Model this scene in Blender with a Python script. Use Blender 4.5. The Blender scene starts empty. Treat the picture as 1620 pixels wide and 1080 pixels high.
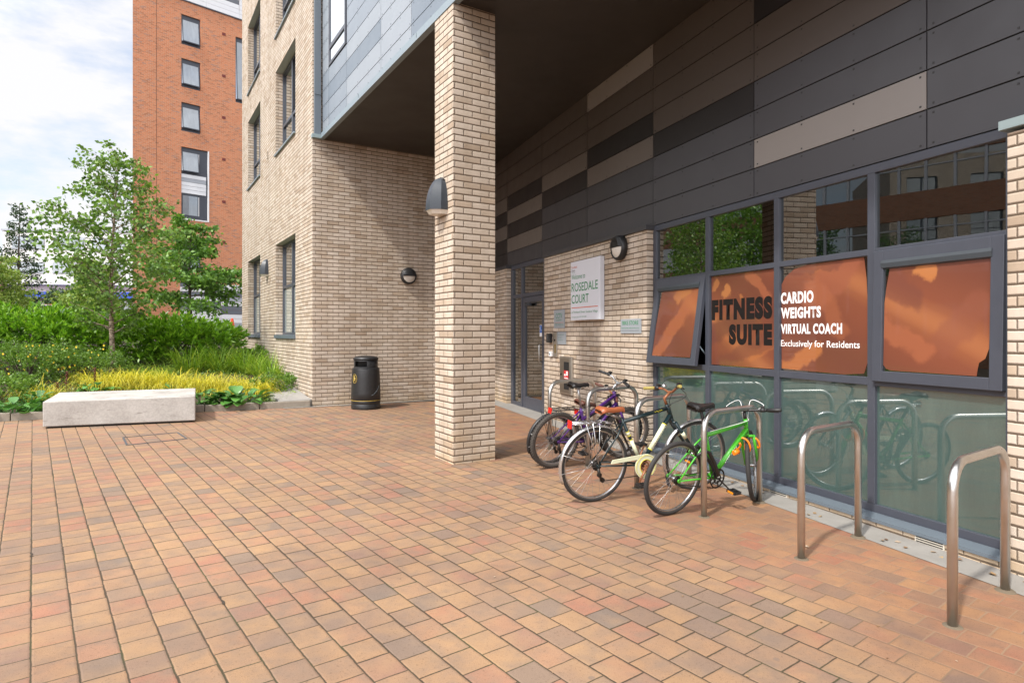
import bpy, bmesh, math, random
import numpy as np
from mathutils import Vector, Matrix
R = math.radians
random.seed(11); RNG = np.random.default_rng(5)
S = bpy.context.scene
COL = S.collection

# ------------------------------------------------------------------ camera, sky, sun, exposure
cd = bpy.data.cameras.new('camera'); cam = bpy.data.objects.new('camera', cd); COL.objects.link(cam)
cam.location = (0, 0, 1.56); cam.rotation_euler = (R(90), 0, 0)
cd.sensor_width = 36; cd.lens = 36 * 980 / 1620; cd.shift_y = -14 / 1620; cd.clip_end = 900; cd.clip_start = .05
S.camera = cam
SUN = Vector((.404, .4877, -.774)).normalized()          # direction the light travels
W = bpy.data.worlds.new('World'); S.world = W; W.use_nodes = True
nt = W.node_tree; nt.nodes.clear()
o_ = nt.nodes.new('ShaderNodeOutputWorld'); sky = nt.nodes.new('ShaderNodeTexSky'); sky.sky_type = 'NISHITA'
sky.sun_disc = False; sky.sun_elevation = math.asin(.774); sky.sun_rotation = R(219.6); sky.dust_density = 1.5
bg = nt.nodes.new('ShaderNodeBackground'); bg.inputs[1].default_value = .15
nt.links.new(sky.outputs[0], bg.inputs[0])
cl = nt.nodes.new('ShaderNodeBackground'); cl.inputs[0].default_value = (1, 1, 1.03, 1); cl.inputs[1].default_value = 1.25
tc = nt.nodes.new('ShaderNodeTexCoord'); mp = nt.nodes.new('ShaderNodeMapping'); mp.inputs['Scale'].default_value = (1.6, 1.6, 4.5)
mp.inputs['Location'].default_value = (.35, .1, .4)
nz = nt.nodes.new('ShaderNodeTexNoise'); nz.inputs['Scale'].default_value = 2.2; nz.inputs['Detail'].default_value = 9; nz.inputs['Roughness'].default_value = .62
rp = nt.nodes.new('ShaderNodeValToRGB'); rp.color_ramp.elements[0].position = .30; rp.color_ramp.elements[1].position = .52
rp.color_ramp.elements[0].color = (.22, .22, .22, 1)
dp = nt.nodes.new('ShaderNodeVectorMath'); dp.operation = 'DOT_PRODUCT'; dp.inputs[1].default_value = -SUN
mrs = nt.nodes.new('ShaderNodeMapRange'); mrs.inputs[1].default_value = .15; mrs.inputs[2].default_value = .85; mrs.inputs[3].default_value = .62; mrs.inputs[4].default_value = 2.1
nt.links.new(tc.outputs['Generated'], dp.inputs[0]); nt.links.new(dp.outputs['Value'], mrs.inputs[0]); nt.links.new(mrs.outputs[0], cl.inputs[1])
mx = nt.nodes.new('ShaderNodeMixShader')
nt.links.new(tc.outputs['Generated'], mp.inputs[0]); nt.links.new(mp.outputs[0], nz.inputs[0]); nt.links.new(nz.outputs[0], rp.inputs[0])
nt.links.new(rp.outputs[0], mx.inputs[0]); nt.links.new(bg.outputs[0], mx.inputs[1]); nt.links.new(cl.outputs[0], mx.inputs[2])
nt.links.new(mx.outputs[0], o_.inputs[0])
sd = bpy.data.lights.new('sun', 'SUN'); sd.energy = 2.6; sd.angle = R(2.6); sd.color = (1, .95, .87)
so = bpy.data.objects.new('sun', sd); COL.objects.link(so); so.rotation_euler = SUN.to_track_quat('-Z', 'Y').to_euler(); so.location = (-10, -12, 25)
S.view_settings.view_transform = 'Standard'; S.view_settings.look = 'None'; S.view_settings.exposure = 0.68; S.view_settings.gamma = 1
S.cycles.max_bounces = 8; S.cycles.transparent_max_bounces = 16

# ------------------------------------------------------------------ helpers
def lin(r, g, b):
    f = lambda c: (c/255/12.92 if c/255 <= .04045 else ((c/255+.055)/1.055)**2.4)
    return (f(r), f(g), f(b))
class Nodes:
    def __init__(s, name):
        s.m = bpy.data.materials.new(name); s.m.use_nodes = True; s.t = s.m.node_tree; s.t.nodes.clear()
        s.out = s.t.nodes.new('ShaderNodeOutputMaterial')
    def n(s, ty, **kw):
        x = s.t.nodes.new(ty)
        for k, v in kw.items():
            if k.startswith('i_'):
                k2 = k[2:]; x.inputs[int(k2) if k2.isdigit() else k2.replace('_', ' ')].default_value = v
            else: setattr(x, k, v)
        return x
    def l(s, a, b): s.t.links.new(a, b)
    def math(s, op, a, b=None, c=None):
        x = s.t.nodes.new('ShaderNodeMath'); x.operation = op
        for i, v in enumerate((a, b, c)):
            if v is None: continue
            if isinstance(v, (int, float)): x.inputs[i].default_value = v
            else: s.l(v, x.inputs[i])
        return x.outputs[0]
    def ramp(s, fac, stops, interp='LINEAR'):
        x = s.t.nodes.new('ShaderNodeValToRGB'); cr = x.color_ramp; cr.interpolation = interp
        while len(cr.elements) < len(stops): cr.elements.new(.5)
        for e, (p, c) in zip(cr.elements, stops): e.position = p; e.color = (*c, 1) if len(c) == 3 else c
        s.l(fac, x.inputs[0]); return x.outputs[0]
    def mix(s, fac, a, b, blend='MIX'):
        x = s.t.nodes.new('ShaderNodeMix'); x.data_type = 'RGBA'; x.blend_type = blend
        for i, v in ((0, fac), (6, a), (7, b)):
            if isinstance(v, (int, float)): x.inputs[i].default_value = v
            elif isinstance(v, tuple): x.inputs[i].default_value = (*v[:3], 1)
            else: s.l(v, x.inputs[i])
        return x.outputs[2]
    def noise(s, vec, scale, detail=3, rough=.55):
        x = s.n('ShaderNodeTexNoise'); x.inputs['Scale'].default_value = scale; x.inputs['Detail'].default_value = detail; x.inputs['Roughness'].default_value = rough
        if vec is not None: s.l(vec, x.inputs['Vector'])
        return x.outputs['Fac']
    def pos(s): return s.n('ShaderNodeNewGeometry').outputs['Position']
    def obj(s): return s.n('ShaderNodeTexCoord').outputs['Object']
    def prin(s, color, rough=.5, metal=0, spec=.5, normal=None, **kw):
        b = s.n('ShaderNodeBsdfPrincipled')
        for k, v in (('Base Color', color), ('Roughness', rough), ('Metallic', metal), ('Specular IOR Level', spec), *((k.replace('_', ' '), v) for k, v in kw.items())):
            if isinstance(v, tuple): b.inputs[k].default_value = (*v[:3], 1)
            elif isinstance(v, (int, float)): b.inputs[k].default_value = v
            else: s.l(v, b.inputs[k])
        if normal is not None: s.l(normal, b.inputs['Normal'])
        return b
    def bump(s, h, strength=.5, dist=.01):
        x = s.n('ShaderNodeBump'); x.inputs['Strength'].default_value = strength; x.inputs['Distance'].default_value = dist; s.l(h, x.inputs['Height']); return x.outputs[0]
    def done(s, shader): s.l(shader.outputs[0] if hasattr(shader, 'outputs') else shader, s.out.inputs[0]); return s.m

def plain(name, col, rough=.5, metal=0, spec=.5, var=.12, scale=9, bump=0, bscale=60, **kw):
    k = Nodes(name); p = k.obj()
    n = k.noise(p, scale, 5)
    v = k.math('MULTIPLY_ADD', n, 2*var, 1-var)
    hs = k.n('ShaderNodeHueSaturation'); hs.inputs['Color'].default_value = (*col, 1); k.l(v, hs.inputs['Value'])
    nr = k.math('MULTIPLY_ADD', k.noise(p, scale*2.3, 3), .25, max(rough-.12, .02))
    return k.done(k.prin(hs.outputs[0], nr, metal, spec, normal=k.bump(k.noise(p, bscale, 4), bump, .004) if bump else None, **kw))

def brick(name, bw, bh, jv, jh, stops, mortar, rough=.85, warp=.004, off=(0, 0), bumpd=.006, grime=.18, soft=.004, vary=None, var_scale=30, speck=.25, jrand=0):
    k = Nodes(name); uv = k.n('ShaderNodeUVMap').outputs[0]
    sx = k.n('ShaderNodeSeparateXYZ'); k.l(uv, sx.inputs[0])
    w1 = k.math('MULTIPLY_ADD', k.noise(uv, 9, 2), warp*2, -warp); w2 = k.math('MULTIPLY_ADD', k.noise(uv, 13, 2), warp*2, -warp)
    u = k.math('ADD', k.math('ADD', sx.outputs[0], off[0]), w1); v = k.math('ADD', k.math('ADD', sx.outputs[1], off[1]), w2)
    vr = k.math('DIVIDE', v, bh); row = k.math('FLOOR', vr); par = k.math('FLOORED_MODULO', row, 2.0)
    uu = k.math('MULTIPLY_ADD', par, .5, k.math('DIVIDE', u, bw)); ci = k.math('FLOOR', uu)
    fu = k.math('FRACT', uu); fv = k.math('FRACT', vr)
    du = k.math('SUBTRACT', k.math('MULTIPLY', k.math('MINIMUM', fu, k.math('SUBTRACT', 1.0, fu)), bw), jv/2)
    dv = k.math('SUBTRACT', k.math('MULTIPLY', k.math('MINIMUM', fv, k.math('SUBTRACT', 1.0, fv)), bh), jh/2)
    d = k.math('MINIMUM', du, dv)
    mr = k.n('ShaderNodeMapRange', interpolation_type='SMOOTHSTEP'); k.l(d, mr.inputs[0]); mr.inputs[1].default_value = 0; mr.inputs[2].default_value = soft
    mk = mr.outputs[0]
    mr2 = k.n('ShaderNodeMapRange', interpolation_type='SMOOTHSTEP'); k.l(d, mr2.inputs[0]); mr2.inputs[1].default_value = -.001; mr2.inputs[2].default_value = soft*2.5
    cid = k.n('ShaderNodeCombineXYZ'); k.l(ci, cid.inputs[0]); k.l(row, cid.inputs[1])
    wn = k.n('ShaderNodeTexWhiteNoise', noise_dimensions='3D'); k.l(cid.outputs[0], wn.inputs['Vector'])
    if jrand:
        sc_ = k.n('ShaderNodeSeparateColor'); k.l(wn.outputs['Color'], sc_.inputs[0])
        d = k.math('ADD', d, k.math('MULTIPLY_ADD', k.math('POWER', sc_.outputs[1], 3.0), -.004*jrand, .0008)); d = k.math('ADD', d, k.math('MULTIPLY_ADD', k.noise(uv, 55, 3), .004, -.002))
        k.l(d, mr.inputs[0]); k.l(d, mr2.inputs[0])
    col = k.ramp(wn.outputs['Value'], stops)
    # streaky shading inside each unit, plus fine speckle, plus large weathering
    vsh = k.n('ShaderNodeVectorMath', operation='ADD'); k.l(uv, vsh.inputs[0]); k.l(wn.outputs['Color'], vsh.inputs[1])
    stk = k.math('MULTIPLY_ADD', k.noise(vsh.outputs[0], var_scale, 3), grime*2, 1-grime)
    spk = k.math('MULTIPLY_ADD', k.noise(uv, 260, 2), speck*2, 1-speck)
    big = k.math('MULTIPLY_ADD', k.noise(uv, .7, 4), grime*2, 1-grime)
    tot = k.math('MULTIPLY', k.math('MULTIPLY', stk, spk), big)
    hs = k.n('ShaderNodeHueSaturation'); k.l(col, hs.inputs['Color']); k.l(tot, hs.inputs['Value'])
    bc = hs.outputs[0]; mc = mortar
    if vary: bc, mc = vary(k, bc, mortar, wn)
    cc = k.mix(mk, mc, bc)
    hgt = k.math('MULTIPLY_ADD', k.noise(uv, 180, 3), .12, k.math('MULTIPLY_ADD', wn.outputs['Value'], .15, mr2.outputs[0]))
    return k.done(k.prin(cc, rough, 0, .35, normal=k.bump(hgt, .9, bumpd)))

OFF = {}
def root_off(o):
    while o.parent: o = o.parent
    return OFF.get(o.name, Vector((0, 0, 0)))
class M:
    """collects shapes; build() links them as ONE mesh object"""
    def __init__(s, T=None): s.v = []; s.f = []; s.mi = []; s.sm = []; s.T = T
    def add(s, vs, fs, mi=0, smooth=False):
        b = len(s.v)
        for p in vs:
            p = Vector(p); s.v.append(s.T(p) if s.T else p)
        for f in fs: s.f.append([i+b for i in f]); s.mi.append(mi); s.sm.append(smooth)
        return s
    def bx(s, x0, x1, y0, y1, z0, z1, mi=0, X=None):
        x0, x1 = min(x0, x1), max(x0, x1); y0, y1 = min(y0, y1), max(y0, y1); z0, z1 = min(z0, z1), max(z0, z1)
        vs = [Vector((x, y, z)) for z in (z0, z1) for y in (y0, y1) for x in (x0, x1)]
        if X: vs = [X @ p for p in vs]
        return s.add(vs, [(0, 2, 3, 1), (4, 5, 7, 6), (0, 1, 5, 4), (2, 6, 7, 3), (0, 4, 6, 2), (1, 3, 7, 5)], mi)
    def prism(s, poly, z0, z1, mi=0):
        n = len(poly); vs = [(*p[:2], z0) for p in poly]+[(*p[:2], z1) for p in poly]
        return s.add(vs, [tuple(reversed(range(n))), tuple(range(n, 2*n))]+[(i, (i+1) % n, n+(i+1) % n, n+i) for i in range(n)], mi)
    def slab(s, poly, dvec, mi=0):                     # any planar polygon pushed along dvec
        n = len(poly); d = Vector(dvec); vs = [Vector(p) for p in poly]+[Vector(p)+d for p in poly]
        return s.add(vs, [tuple(range(n)), tuple(reversed(range(n, 2*n)))]+[(i, n+i, n+(i+1) % n, (i+1) % n) for i in range(n)], mi)
    def tube(s, pts, r, n=8, closed=False, caps=True, mi=0, flat=1.0):
        pts = [Vector(p) for p in pts]; N = len(pts)
        rs = r if isinstance(r, (list, tuple)) else [r]*N
        vs = []; up = None
        for i, p in enumerate(pts):
            if closed: t = pts[(i+1) % N]-pts[i-1]
            else: t = pts[min(i+1, N-1)]-pts[max(i-1, 0)]
            t.normalize()
            if up is None:
                up = Vector((0, 0, 1)) if abs(t.z) < .9 else Vector((1, 0, 0))
            a = t.cross(up); 
            if a.length < 1e-5: a = t.cross(Vector((0, 1, 0)))
            a.normalize(); b = a.cross(t).normalized(); up = b
            for j in range(n):
                q = 2*math.pi*j/n; vs.append(p+a*(math.cos(q)*rs[i])+b*(math.sin(q)*rs[i]*flat))
        fs = []
        for i in range(N if closed else N-1):
            k = (i+1) % N
            for j in range(n): fs.append((i*n+j, i*n+(j+1) % n, k*n+(j+1) % n, k*n+j))
        s.add(vs, fs, mi, True)
        if caps and not closed:
            b = len(s.v)-N*n
            s.f.append([b+j for j in reversed(range(n))]); s.mi.append(mi); s.sm.append(False)
            s.f.append([b+(N-1)*n+j for j in range(n)]); s.mi.append(mi); s.sm.append(False)
        return s
    def cyl(s, p0, p1, r, r1=None, n=12, mi=0): return s.tube([p0, p1], [r, r if r1 is None else r1], n, mi=mi)
    def lathe(s, prof, n=32, X=None, mi=0, a0=0, a1=2*math.pi):
        X = X or Matrix.Identity(4); full = abs(a1-a0-2*math.pi) < 1e-4; k = n if full else n+1
        vs = [X @ Vector((r*math.cos(a0+(a1-a0)*j/n), r*math.sin(a0+(a1-a0)*j/n), z)) for r, z in prof for j in range(k)]
        fs = []
        for i in range(len(prof)-1):
            for j in range(n): fs.append((i*k+j, i*k+(j+1) % k, (i+1)*k+(j+1) % k, (i+1)*k+j))
        return s.add(vs, fs, mi, True)
    def ring(s, c, ax, RR, r, n=40, k=8, mi=0, a0=0, a1=2*math.pi, sx=1.0):
        ax = Vector(ax).normalized(); u = ax.orthogonal().normalized(); w = ax.cross(u); c = Vector(c)
        full = abs(a1-a0-2*math.pi) < 1e-4; N = n if full else n+1
        return s.tube([c+u*(RR*math.cos(a0+(a1-a0)*i/n))+w*(RR*math.sin(a0+(a1-a0)*i/n)) for i in range(N)], r, k, closed=full, mi=mi)
    def build(s, name, mats, parent=None, uv=False, bevel=0, smooth_angle=None):
        me = bpy.data.meshes.new(name); off = root_off(parent) if parent else Vector((0, 0, 0))
        me.from_pydata([p-off for p in s.v], [], s.f)
        for m in (mats if isinstance(mats, (list, tuple)) else [mats]): me.materials.append(m)
        me.polygons.foreach_set('material_index', s.mi); me.polygons.foreach_set('use_smooth', s.sm)
        if uv:
            ul = me.uv_layers.new(name='UVMap')
            for p in me.polygons:
                nn = p.normal
                for li in p.loop_indices:
                    q = me.vertices[me.loops[li].vertex_index].co+off
                    if abs(nn.z) > .8: ul.data[li].uv = (q.x, q.y)
                    else:
                        h = Vector((-nn.y, nn.x)).normalized(); ul.data[li].uv = (q.x*h.x+q.y*h.y, q.z)
        me.validate(); me.update()
        o = bpy.data.objects.new(name, me); COL.objects.link(o)
        if parent: o.parent = parent
        if bevel:
            b = o.modifiers.new('bevel', 'BEVEL'); b.width = bevel; b.segments = 2; b.limit_method = 'ANGLE'; b.angle_limit = R(40)
        return o
def tag(o, label, cat, group=None, kind=None):
    if label: o['label'] = label
    if cat: o['category'] = cat
    if group: o['group'] = group
    if kind: o['kind'] = kind
    return o
def thing(name, label, cat, loc, group=None, rot=(0, 0, 0), local=False):
    o = bpy.data.objects.new(name, None); COL.objects.link(o); o.location = loc; o.rotation_euler = rot; o.empty_display_size = .2
    if not local: OFF[o.name] = Vector(loc)
    return tag(o, label, cat, group)
def struct(o): o['kind'] = 'structure'; return o

# local frames: right hand wall (s along, n outward, z up) and left facade (a along, b inward, z up)
S0 = Vector((1.748, 8.04, 0)); uC = Vector((-.3827, 1, 0)).normalized(); nC = Vector((-uC.y, uC.x, 0))
Q = Vector((-3.866, 12.0, 0)); uA = Vector((-.6133, 1, 0)).normalized(); uB = Vector((uA.y, -uA.x, 0))
uP = Vector((-.7735, 1, 0)).normalized(); vP = Vector((uP.y, -uP.x, 0))
Z = Vector((0, 0, 1))
def C(p): return S0+uC*p[0]+nC*p[1]+Z*p[2]
def A(p): return Q+uA*p[0]+uB*p[1]+Z*p[2]
def frame_at(o, x, y, z):                                     # matrix with given axes
    m = Matrix((x, y, z)).transposed().to_4x4(); m.translation = o; return m
def gz(x, y): return .0063*y-.0133*x                          # paving falls gently to the right

# ------------------------------------------------------------------ materials
def shelter(k, bc, mortar, wn):
    """under the overhang the joints stay sandy and the setts redder; outside they are dark and mossy"""
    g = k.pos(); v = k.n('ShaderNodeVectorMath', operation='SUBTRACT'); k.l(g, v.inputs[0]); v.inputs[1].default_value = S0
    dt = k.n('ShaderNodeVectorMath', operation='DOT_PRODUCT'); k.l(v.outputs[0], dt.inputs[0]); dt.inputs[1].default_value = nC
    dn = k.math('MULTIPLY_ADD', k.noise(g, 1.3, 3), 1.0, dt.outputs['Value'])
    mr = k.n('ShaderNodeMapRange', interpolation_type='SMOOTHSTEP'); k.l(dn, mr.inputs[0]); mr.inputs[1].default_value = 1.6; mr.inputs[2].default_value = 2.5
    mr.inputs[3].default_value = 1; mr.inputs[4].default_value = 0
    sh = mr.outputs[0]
    uvv = k.n('ShaderNodeUVMap').outputs[0]; jo = k.n('ShaderNodeVectorMath', operation='MULTIPLY_ADD'); k.l(wn.outputs['Color'], jo.inputs[0]); jo.inputs[1].default_value = (7, 7, 7); k.l(uvv, jo.inputs[2])
    mott = k.ramp(k.noise(jo.outputs[0], 6.5, 4, .6), [(.40, (0, 0, 0)), (.68, (1, 1, 1))]); mm = k.math('MULTIPLY', mott, .75)
    bc = k.mix(mm, bc, (.215, .152, .11)); bc = k.mix(k.ramp(k.noise(jo.outputs[0], 3.1, 3), [(.48, (0, 0, 0)), (.75, (.7, .7, .7))]), bc, (.35, .217, .115))
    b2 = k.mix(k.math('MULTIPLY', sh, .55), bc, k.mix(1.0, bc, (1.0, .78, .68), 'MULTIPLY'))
    # blotchy damp darkening away from shelter
    st = k.ramp(k.noise(g, .55, 5, .6), [(.35, (.8, .78, .8)), (.6, (1.03, 1.02, 1))])
    b3 = k.mix(1.0, b2, st, 'MULTIPLY')
    vo = k.n('ShaderNodeTexVoronoi'); vo.inputs['Scale'].default_value = 2.1; k.l(g, vo.inputs['Vector'])
    gum = k.ramp(k.math('ADD', vo.outputs['Distance'], k.math('MULTIPLY_ADD', k.noise(g, 60, 2), .02, -.01)), [(.028, (1, 1, 1)), (.042, (0, 0, 0))])
    b3 = k.mix(k.math('MULTIPLY', gum, .45), b3, (.12, .10, .09))
    dirt = k.ramp(k.noise(g, 1.1, 8, .72), [(.55, (0, 0, 0)), (.70, (.6, .6, .6))]); pit = k.ramp(k.noise(g, 95, 3, .7), [(.30, (.55, .52, .5)), (.42, (1, 1, 1)), (.62, (1, 1, 1)), (.74, (1.25, 1.22, 1.18))]); b3 = k.mix(.8, b3, pit, 'MULTIPLY'); b3 = k.mix(dirt, b3, (.15, .11, .085))
    moss = k.mix(k.ramp(k.noise(g, 2.2, 4), [(.5, (0, 0, 0)), (.7, (1, 1, 1))]), mortar, (.055, .055, .022))
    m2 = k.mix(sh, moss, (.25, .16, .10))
    return b3, m2
MAT = {}
MAT['pav'] = brick('paving_setts', .187, .1707, .003, .0045,
    [(0, (.185, .142, .112)), (.10, (.25, .163, .110)), (.3, (.305, .187, .110)), (.55, (.325, .203, .113)), (.72, (.305, .173, .108)), (.90, (.315, .152, .098)), (1, (.20, .150, .115))],
    (.055, .038, .023), warp=.004, off=(0, .008), grime=.13, soft=.0045, bumpd=.0022, var_scale=9, vary=shelter, speck=.5, jrand=.9)
def footstain(k, bc, mortar, wn):
    # ochre damp staining with a ragged top in the lowest courses, and faint washed streaks
    g = k.pos(); sx = k.n('ShaderNodeSeparateXYZ'); k.l(g, sx.inputs[0])
    h = k.math('ADD', sx.outputs[2], k.math('MULTIPLY_ADD', k.noise(g, 2.2, 5, .65), -1.5, .72))
    f = k.ramp(h, [(.0, (.5, .5, .5)), (.35, (0, 0, 0))])
    b = k.mix(f, bc, k.mix(1.0, bc, (.92, .76, .50), 'MULTIPLY'))
    mp = k.n('ShaderNodeMapping'); mp.inputs['Scale'].default_value = (2.2, 2.2, .16); k.l(g, mp.inputs[0])
    w = k.ramp(k.noise(mp.outputs[0], 1.6, 5, .6), [(.38, (.86, .84, .81)), (.60, (1.03, 1.03, 1.03))]); b = k.mix(1.0, b, w, 'MULTIPLY')
    return b, mortar
bstop = [(0, (.37, .287, .213)), (.10, (.45, .366, .285)), (.3, (.495, .413, .332)), (.6, (.52, .441, .362)), (.85, (.535, .46, .385)), (.95, (.475, .38, .295)), (1, (.43, .338, .25))]
MAT['brick'] = brick('buff_brick', .225, .075, .004, .0095, bstop, (.105, .075, .051), grime=.11, var_scale=11, warp=.0016, bumpd=.006, speck=.22, vary=footstain, jrand=.35)
MAT['redbrick'] = brick('red_brick', .225, .075, .008, .010, [(0, (.38, .14, .07)), (.25, (.54, .185, .085)), (.7, (.60, .215, .10)), (.92, (.52, .21, .11)), (1, (.34, .17, .13))], (.52, .36, .25), grime=.13, var_scale=9)
MAT['oldbrick'] = brick('brown_brick', .225, .075, .01, .01, [(0, (.20, .09, .05)), (.5, (.27, .12, .07)), (1, (.23, .12, .08))], (.2, .15, .11), grime=.12)
MAT['frame'] = plain('grey_frame', (.056, .062, .08), .36, var=.1)
MAT['trim'] = plain('bluegrey_trim', (.115, .14, .165), .4, var=.06)
MAT['edge'] = plain('pale_edge_trim', (.20, .255, .29), .35, var=.06)
MAT['flash'] = plain('flashing', (.22, .28, .29), .4, var=.06)
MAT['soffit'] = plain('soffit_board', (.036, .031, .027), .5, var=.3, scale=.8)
MAT['gap'] = plain('dark_gap', (.008, .008, .008), .8)
MAT['dark'] = plain('dark_interior', (.02, .019, .018), .9)
for nme, c in dict(pK=(.018, .016, .017), pG=(.054, .054, .061), pT=(.075, .062, .054), pM=(.12, .103, .09), pL=(.225, .207, .193), pG2=(.045, .045, .050)).items():
    MAT[nme] = plain('panel_'+nme, c, .42, spec=.55, var=.05, scale=1.5)
for nme, c in dict(aL=(.245, .278, .315), aM=(.19, .225, .267), aD=(.135, .17, .212)).items():
    MAT[nme] = plain('panel_'+nme, c, .36, spec=.5, var=.04, scale=1.2)
MAT['concrete'] = plain('bench_concrete', (.46, .44, .41), .8, var=.16, scale=3.5, bump=.15)
MAT['kerb'] = plain('kerb_concrete', (.27, .235, .19), .9, var=.3, scale=14, bump=.4, bscale=90)
MAT['strip'] = plain('strip_concrete', (.27, .255, .235), .9, var=.2, scale=5, bump=.3, bscale=120)
MAT['steel'] = plain('brushed_steel', (.58, .57, .55), .33, metal=1, var=.2, scale=7, bump=.08)
MAT['black'] = plain('black_plastic', (.017, .017, .018), .42, var=.2, bump=.06)
MAT['lampgrey'] = plain('lamp_grey', (.026, .033, .043), .40, var=.1)
MAT['opal'] = plain('opal_lens', (.62, .58, .52), .3, var=.1, scale=20)
MAT['gold'] = plain('gold_paint', (.42, .30, .06), .5)
MAT['white'] = plain('white_paint', (.78, .78, .79), .35, var=.03)
MAT['platesteel'] = plain('sign_plate', (.30, .33, .36), .4, var=.06)
MAT['green'] = plain('green_ink', (.03, .23, .09), .6, var=.05)
MAT['orange'] = plain('orange_ink', (.6, .12, .04), .6, var=.05)
MAT['ink'] = plain('black_ink', (.014, .012, .011), .9, spec=.1, var=.1)
MAT['whiteink'] = plain('white_ink', (.85, .83, .82), .5, var=.02)
MAT['red'] = plain('red_ink', (.6, .03, .03), .5)
MAT['blue'] = plain('blue_ink', (.02, .12, .45), .5)
MAT['brass'] = plain('brass', (.36, .28, .14), .4, metal=.8)
MAT['soil'] = plain('soil', (.055, .04, .026), .95, var=.35, scale=6, bump=.5, bscale=25)
MAT['asphalt'] = plain('asphalt', (.07, .07, .07), .9, var=.2)
MAT['lawn'] = plain('lawn', (.06, .10, .025), .95, var=.35, scale=3)
MAT['pale'] = plain('pale_render', (.72, .71, .70), .7, var=.05)
MAT['stripeW'] = plain('white_cladding', (.72, .73, .76), .5, var=.05)
MAT['stripeG'] = plain('grey_cladding', (.36, .38, .42), .5, var=.05)
MAT['stripeD'] = plain('dark_cladding', (.13, .14, .165), .5, var=.05)
MAT['metalhead'] = plain('window_head_lining', (.36, .37, .33), .5, var=.08)
def glass(name, tint, base, gain, add, rough=0.0, trans=0.0, wob=0.0):
    k = Nodes(name); fr = k.n('ShaderNodeFresnel'); fr.inputs[0].default_value = 1.5
    fac = k.math('MINIMUM', k.math('MULTIPLY_ADD', fr.outputs[0], gain, add), .95)
    gl = k.n('ShaderNodeBsdfGlossy'); gl.inputs['Roughness'].default_value = rough; gl.inputs['Color'].default_value = (.95, .97, .96, 1)
    if wob:
        bp = k.bump(k.noise(k.obj(), 1.4, 1), wob, .01); k.l(bp, gl.inputs['Normal'])
    if trans:
        bs = k.n('ShaderNodeBsdfTransparent'); bs.inputs[0].default_value = (*tint, 1)
    else:
        q = k.obj(); mpp = k.n('ShaderNodeMapping'); mpp.inputs['Scale'].default_value = (1.5, 1.5, .35); k.l(q, mpp.inputs[0])
        sm = k.ramp(k.math('MULTIPLY_ADD', k.noise(q, 90, 2), .25, k.noise(mpp.outputs[0], 3, 7, .7)), [(.42, (.9, .9, .9)), (.62, (1.04, 1.04, 1.04)), (.80, (1.25, 1.25, 1.22))])
        bs = k.prin(k.mix(1.0, base, sm, 'MULTIPLY'), .6, 0, 0)
    m = k.n('ShaderNodeMixShader'); k.l(fac, m.inputs[0]); k.l(bs.outputs[0], m.inputs[1]); k.l(gl.outputs[0], m.inputs[2])
    return k.done(m)
MAT['glass'] = glass('clear_glass', (.55, .6, .57), None, 2.0, .16, trans=1, wob=.05)
MAT['film'] = glass('frosted_film_glass', None, (.056, .091, .083), 1.7, .05, wob=.03)
MAT['fglass'] = glass('facade_glass', None, (.035, .045, .05), 1.8, .22, wob=.05)
MAT['ffilm'] = glass('facade_frosted_glass', None, (.36, .40, .38), 1.5, .10)
MAT['towerglass'] = glass('tower_glass', None, (.22, .25, .29), 1.5, .12)
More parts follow.
